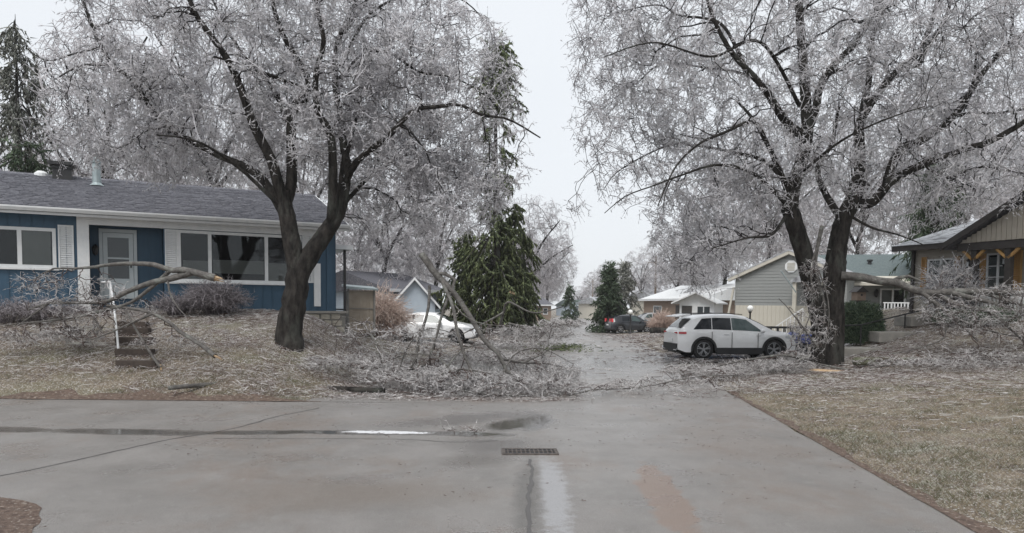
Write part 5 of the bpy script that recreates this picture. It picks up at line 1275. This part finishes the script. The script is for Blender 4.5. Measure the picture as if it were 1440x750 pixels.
# ------------------------------------------------------------------ conifers
def conifer(name,label,px,Y,top,Rc,seed,needle,nb=90,prof=None,base_h=.06,droop=.5,r_need=.035,m1=7,m2=9,len_n=(.18,.4),pyb=440,trunk=M_bark,sz=1.0,group=None,rise=.15,sl=.35):
    rg=np.random.default_rng(seed); p=W(px,pyb,Y); z0=H(p.x,Y)-.1; Ht=W(px,top,Y).z-z0
    root=empty(name,(p.x,Y,z0),0,label,'tree',group)
    P,Rd=limb([(0,0,0),(.08,0,Ht*.3),(-.05,.05,Ht*.65),(0,0,Ht)],.022*Ht,.01,24,seed=seed)
    np_mesh('trunk',[(P[None],Rd[None],[.5])],trunk,9,False,root,True)
    prof=prof or (lambda t:(1-t)**.8)
    h=Ht*(base_h+(1-base_h)*rg.random(nb)**.9); a=rg.random(nb)*2*np.pi; t=h/Ht; ln=np.array([Rc*prof(v) for v in t])*(.75+.4*rg.random(nb)); ok=ln>.08; h=h[ok];a=a[ok];ln=ln[ok]; n=len(h)
    p0=np.stack([np.interp(h,P[:,2],P[:,0]),np.interp(h,P[:,2],P[:,1]),h],1); d=np.stack([np.cos(a),np.sin(a),np.zeros(n)],1)
    p1=p0+d*ln[:,None]; p1[:,2]-=ln*droop*(.6+.8*rg.random(n))
    Q=hermite(p0,p1,d*ln[:,None]+np.array([0,0,rise])*ln[:,None],(d+np.array([0,0,-droop]))*ln[:,None],7)
    Rb=np.clip(.02*ln,.012,.07)[:,None]*np.linspace(1,.2,7)[None]
    np_mesh('boughs',[(Q,Rb,tones(n,rg))],trunk,4,True,root)['kind']='stuff'
    Q2,R2=spurs(Q,m1,sl*.6*Rc*sz,sl*Rc*sz,.012,4,droop*1.1,rg,tmin=.12,spread=.8)
    Q3,R3=spurs(Q2,m2,len_n[0],len_n[1],r_need,2,droop*.9,rg,tmin=.02,spread=.6)
    R3[:,0]*=.9
    np_mesh('foliage',[(Q2,R2,tones(len(Q2),rg,0,.4)),(Q3,R3,tones(len(Q3),rg))],needle,3,True,root)
    return root
def brk(t):
    if t<.10: return 0.0
    k=.75+.5*math.sin(t*61)*math.sin(t*23+1)
    if t<.34: return (.72+.5*t)*k
    if t<.44: return (.86-(t-.34)*7)*k
    if t<.84: return .0 if math.sin(t*70)<.8 else .20
    return .30*(1-(t-.84)/.25)*k+.03
bs=conifer('broken_spruce','tall storm stripped spruce with bare upper trunk and heavy drooping lower boughs',696,50,58,4.1,401,M_needley,190,brk,.08,.75,.075,9,16,(.18,.42),rise=.35,sl=.34)
torn(bs,720,412,48.2,(.3,0,1),.3)
conifer('spruce','dark lower spruce hugging the left side of the broken spruce',660,52,318,3.4,402,M_needley,80,lambda t:.55+.3*math.sin(t*40)*(1-t) if t<.75 else 1-t,.05,.8,.07,8,14,(.16,.38))
conifer('spruce','olive drooping spruce leaning against the right side of the broken spruce',724,52.5,285,2.5,412,M_needley,80,lambda t:.75+.25*math.sin(t*33)*(1-t) if t<.82 else (1.0-t)*4,.04,1.1,.08,8,14,(.16,.38))
conifer('spruce','iced half bare conifer at the far left behind the blue house',34,40,20,3.0,403,M_needleice,80,lambda t:.9 if t<.35 else (.95-.6*t),.3,.7,.045,7,10,(.2,.45))
conifer('spruce','bushy green conifer behind the roof vents at far left',42,36,200,2.6,404,M_needle,70,lambda t:1-.7*t,.2,.5,.045,7,11,(.18,.4))
conifer('spruce','small dense dark spruce beside the black hatchback',857,70,372,2.2,405,M_needle,130,None,.02,.35,.05,9,11,(.18,.4))
conifer('spruce','pale olive conifer behind the small dense spruce',878,96,366,2.8,406,M_needleice,80,None,.05,.4,.06,7,9,(.25,.5))
conifer('spruce','dark conifer rising behind the eave of the tan house',1312,40,215,3.2,407,M_needle,80,None,.2,.7,.045,7,9,(.2,.45))
conifer('spruce','distant dark conifer left of the far street end',801,115,402,2.0,408,M_needle,50,None,.02,.4,.07,7,9,(.25,.5))
conifer('spruce','distant dark conifer near the broken spruce foot',728,100,398,2.6,409,M_needle,50,None,.02,.5,.07,7,9,(.25,.5))
conifer('spruce','distant conifer above the roof of the white roofed house',984,118,352,3.0,410,M_needleice,60,None,.05,.4,.07,7,9,(.25,.5))

# ------------------------------------------------------------------ shrubs
def bush(name,label,px,Y,rx,h,m,seed,n=120,up=1.0,arch=.6,m1=7,m2=3,r=.008,cat='bush',z=None,tn=(0,1),ry=None,spread=.75):
    rg=np.random.default_rng(seed); p=W(px,440,Y); z0=H(p.x,Y) if z is None else z; root=empty(name,(p.x,Y,z0),0,label,cat)
    a=rg.random(n)*2*np.pi; rr=np.sqrt(rg.random(n)); ry=ry or rx
    p0=np.stack([np.cos(a)*rr*rx*.35,np.sin(a)*rr*ry*.35,np.zeros(n)],1)
    p1=np.stack([np.cos(a)*rr*rx,np.sin(a)*rr*ry,h*np.sqrt(np.clip(1-rr**2*.75,0,1))*(.7+.35*rg.random(n))],1)
    L=np.linalg.norm(p1-p0,axis=1,keepdims=True); Q=hermite(p0,p1,np.array([0,0,up])*L,(unit(p1-p0)+np.array([0,0,-arch]))*L,6); Q[:,1:-1]+=rg.normal(0,.03,(n,4,3))*L[:,:,None]
    Rb=np.full((n,6),r*1.6)*np.linspace(1,.5,6)[None]
    Q2,R2=spurs(Q,m1,.25*h,.5*h,r,4,arch*.3,rg,tmin=.25,spread=spread); Q3,R3=spurs(Q2,m2,.05,.16,r,2,.1,rg,tmin=.2)
    np_mesh('stems',[(Q,Rb,tones(n,rg,0,.3))],m,4,True,root); np_mesh('twigs',[(Q2,R2,tones(len(Q2),rg,*tn)),(Q3,R3,tones(len(Q3),rg,*tn))],m,3,True,root); return root
bush('frosted_bush','pale peach weeping bush glazed in ice behind the beige shed',536,31.5,1.15,2.1,M_pink,501,220,1.2,1.4,9,3,.010,z=.25)
bush('ornamental_bush','round tan ornamental bush in front of the white porch wing',931,60,.95,1.55,M_pink,502,160,1,.5,9,3,.014,tn=(0,.5))
bush('bare_shrub','mounded purple grey shrub under the big window of the blue house',305,20.6,.85,.85,M_brush,503,170,1,.9,9,4,.006)
bush('bare_shrub','low grey shrub between the steps and the big window',248,20.3,.6,.55,M_brush,504,90,1,.8,8,3,.006)
bush('bare_shrub','iced shrub under the left window of the blue house',62,19.3,1.2,.5,M_brush,505,90,1,.8,8,3,.006)
bush('bare_shrub','thin iced shrub against the blue wall at the left edge',10,19,.9,.55,M_brush,506,70,1,.8,7,3,.006)
bush('iced_bush','white glazed bush in front of the tan house window',1338,24.2,.85,1.7,M_twig,507,130,1.2,.8,9,4,.008,z=H(14.2,24.2))
#bush('bare_shrub','scrubby iced shrub on the bank right of the dark forked trunk',470,21.5,.9,.6,M_brush,508,70,1,.7,7,3,.007)
def hedge(name,label,px,pyb,Y,rx,ry,h,seed,n=5200,m=None):
    rg=np.random.default_rng(seed); p=W(px,pyb,Y); z0=H(p.x,Y); root=empty(name,(p.x,Y,z0),0,label,'shrub')
    d=unit(rg.normal(size=(n,3))); d[:,2]=np.abs(d[:,2])*1.0-.12; k=(np.abs(d)**4).sum(1)**-.25; rad=(.78+.22*rg.random(n))*(1+.08*np.sin(d[:,0]*9)*np.cos(d[:,1]*7+d[:,2]*8))
    q=d*k[:,None]*rad[:,None]*np.array([rx,ry,h]); q[:,2]=np.maximum(q[:,2]+.05,.0)
    dd=unit(d+rg.normal(0,.6,(n,3))); P=np.stack([q,q+dd*.13],1); 
    core=MB().lathe([(0,0),(rx*.75,.02),(rx*.82,h*.45),(rx*.7,h*.8),(0,h*.88)],12).build('inner_growth',M_needle,root)
    np_mesh('foliage',[(P,np.full((n,2),.022),tones(n,rg))],m or M_needle,3,True,root); np_mesh('stem',[(np.array([[[0,0,-.1],[0,0,h*.5]]]),np.array([[.05,.04]]),[.5])],M_bark,6,False,root)
hedge('evergreen_shrub','rounded clipped dark evergreen shrub right of the twin trunks',1208,478,25,.66,.6,1.22,511)
hedge('evergreen_shrub','low spreading yew below the porch of the tan house',1392,452,22.8,.7,.4,.38,512,2600)
hedge('evergreen_shrub','low yew clump by the walk steps under the tan house window',1345,456,23.6,.6,.4,.30,513,1800)

# ------------------------------------------------------------------ litter of iced twigs and dead grass
def litter(name,dens,n,seed,lr,rr,K=3,m=None,box=(-16,15,9,24),kind='stuff',up=.03,tn=(0,1)):
    rg=np.random.default_rng(seed); X=box[0]+(box[1]-box[0])*rg.random(n*6); Y=box[2]+(box[3]-box[2])*rg.random(n*6)
    nz_=np.array([noise.noise(Vector((x*.8,y*1.1,seed))) for x,y in zip(X[:],Y[:])]); D=dens(X,Y)*np.clip(.75+1.3*nz_,0.05,1.4)
    ok=rg.random(len(X))<D; X=X[ok][:n]; Y=Y[ok][:n]; N=len(X); a=rg.random(N)*2*np.pi; L=lr[0]+(lr[1]-lr[0])*rg.random(N)**1.5
    Z=Hv(X,Y); P=np.zeros((N,K,3)); b=a.copy(); x=X.copy(); y=Y.copy()
    for k in range(K):
        P[:,k,0]=x;P[:,k,1]=y;P[:,k,2]=Hv(x,y)+.008+up*rg.random(N)*(1+0*k); x=x+np.cos(b)*L/(K-1); y=y+np.sin(b)*L/(K-1); b=b+rg.normal(0,.5,N)
    Rd=(rr[0]+(rr[1]-rr[0])*rg.random(N))[:,None]*np.linspace(1,.7,K)[None]
    o=np_mesh(name,[(P,Rd,tones(N,rg,*tn))],m or M_litter,3,True); o['kind']=kind; return o
def vss(a,b,x): t=np.clip((x-a)/(b-a),0,1); return t*t*(3-2*t)
def d_main(X,Y):
    XLv=-4.7+.088*Y; XRv=3.45+.086*Y
    left=vss(-.5,1,XLv-X)*vss(14.6,16.4,Y)*(.55+.45*vss(-10,-5,X))*(1-.45*vss(20,23,Y))
    mid=vss(-6.5,-3.5,X)*(1-vss(.3,1.8,X))*vss(14.5,15.1,Y)*(1-vss(17,19,Y))*1.1
    rgt=vss(1.5,3,X)*vss(14.9,15.8,Y)*(1-vss(18.5,21,Y))*(1-vss(4.5,7,X))*.10
    lawn=vss(0,.8,X-XRv)*(.10*vss(9,14,Y)+vss(13.5,18.5,Y)*.55)
    return np.clip(left+mid+rgt+lawn,0,1.2)
litter('twig_litter',d_main,26000,601,(.08,.34),(.003,.0065),3)
litter('ice_litter',d_main,75000,602,(.025,.08),(.0028,.0065),2,up=.02,tn=(.25,1))
def d_sp(X,Y):
    XLv=-4.7+.088*Y; XRv=3.45+.086*Y; e_=np.minimum(np.abs(X-XLv),np.abs(X-XRv)); return np.clip(.035+np.exp(-(e_/.8)**2)*.6+.35*((X>XRv+.3)|(X<XLv-.3)),0,1)*(X>-8)*(X<16)
litter('far_litter',d_sp,16000,603,(.12,.5),(.008,.018),2,box=(-9,16,20,60),up=.05)
litter('road_flecks',lambda X,Y:np.where((Y>14)|(X>XR(0)+.086*Y)|(np.random.default_rng(1).random(len(X))<.5),.5,.25)*(np.hypot(X-1,Y-14)<7),1100,604,(.015,.07),(.002,.005),2,box=(-14,6,5,15),up=.005,tn=(0,.5))
def grass(name,dens,n,seed,hr,box,m,tn=(0,1),lean=.8):
    rg=np.random.default_rng(seed); X=box[0]+(box[1]-box[0])*rg.random(n*3); Y=box[2]+(box[3]-box[2])*rg.random(n*3)**1.0; ok=rg.random(len(X))<dens(X,Y); X=X[ok][:n];Y=Y[ok][:n];N=len(X)
    cl=np.array([noise.noise(Vector((x*1.7,y*2.3,3)))+.6*noise.noise(Vector((x*6,y*8,9)))+.9*noise.noise(Vector((x*.5,y*.7,5))) for x,y in zip(X,Y)]); Z=Hv(X,Y)-.045+.03*np.clip(cl,-.6,1); h=hr[0]+(hr[1]-hr[0])*rg.random(N); a=rg.random(N)*2*np.pi; l=lean*h*(.3+rg.random(N))
    P=np.zeros((N,2,3)); P[:,0]=np.stack([X,Y,Z],1); P[:,1]=np.stack([X+np.cos(a)*l*1.3,Y+np.sin(a)*l*1.3,Z+h*.8],1)
    o=np_mesh(name,[(P,np.full((N,2),.0034),np.clip(.5+.9*cl+rg.normal(0,.28,N),0,1))],m,3,True); o['kind']='stuff'
def d_gr(X,Y): return ((X-(3.45+.086*Y))>-.02)*1.0
grass('dead_grass',d_gr,52000,605,(.05,.10),(3.6,12,5.5,16.5),M_grassb)
grass('straw_grass',d_gr,16000,606,(.05,.11),(3.6,12,5.5,17.5),M_grassg)
grass('bank_grass',lambda X,Y:(((-4.7+.088*Y)-X)>.2)*1.0,22000,607,(.05,.12),(-16,-4,14.45,17.2),M_grassb)

# ------------------------------------------------------------------ thin freezing drizzle in the air
hb=MB().box(-340,340,-60,640,-3.2,34).build('haze',[bpy.data.materials.new('drizzle_haze')]); hb['kind']='stuff'
hm=hb.data.materials[0]; hm.use_nodes=True; hn=hm.node_tree; hn.nodes.clear(); ho=hn.nodes.new('ShaderNodeOutputMaterial'); hv=hn.nodes.new('ShaderNodeVolumePrincipled')
hv.inputs['Color'].default_value=(.92,.94,.97,1); hv.inputs['Density'].default_value=.00035; hv.inputs['Anisotropy'].default_value=.2; hn.links.new(hv.outputs[0],ho.inputs['Volume'])
scn.cycles.volume_bounces=1

grass('corner_grass',lambda X,Y:(X<-4.0-.9*vss(5.5,6.9,Y)**3)*(Y<7.1)*1.0,6000,609,(.04,.09),(-9,-3.8,4.5,7.2),mat('muddy_grass_blade', (.10,.065,.045), .8, (.17,.13,.09), attr=(0,1)))
litter('corner_litter',lambda X,Y:(X<-3.8-.9*vss(5.5,6.9,Y)**3)*(Y<7.2)*.8,900,610,(.03,.12),(.002,.005),2,box=(-8,-3.6,4.5,7.3),up=.03,tn=(0,.4))

litter('evergreen_litter',lambda X,Y:np.exp(-((X-1.9)/1.2)**2-((Y-33.5)/2.2)**2)*.5,2200,611,(.12,.35),(.012,.028),2,m=M_needley,box=(-1,7,30,38),up=.12)
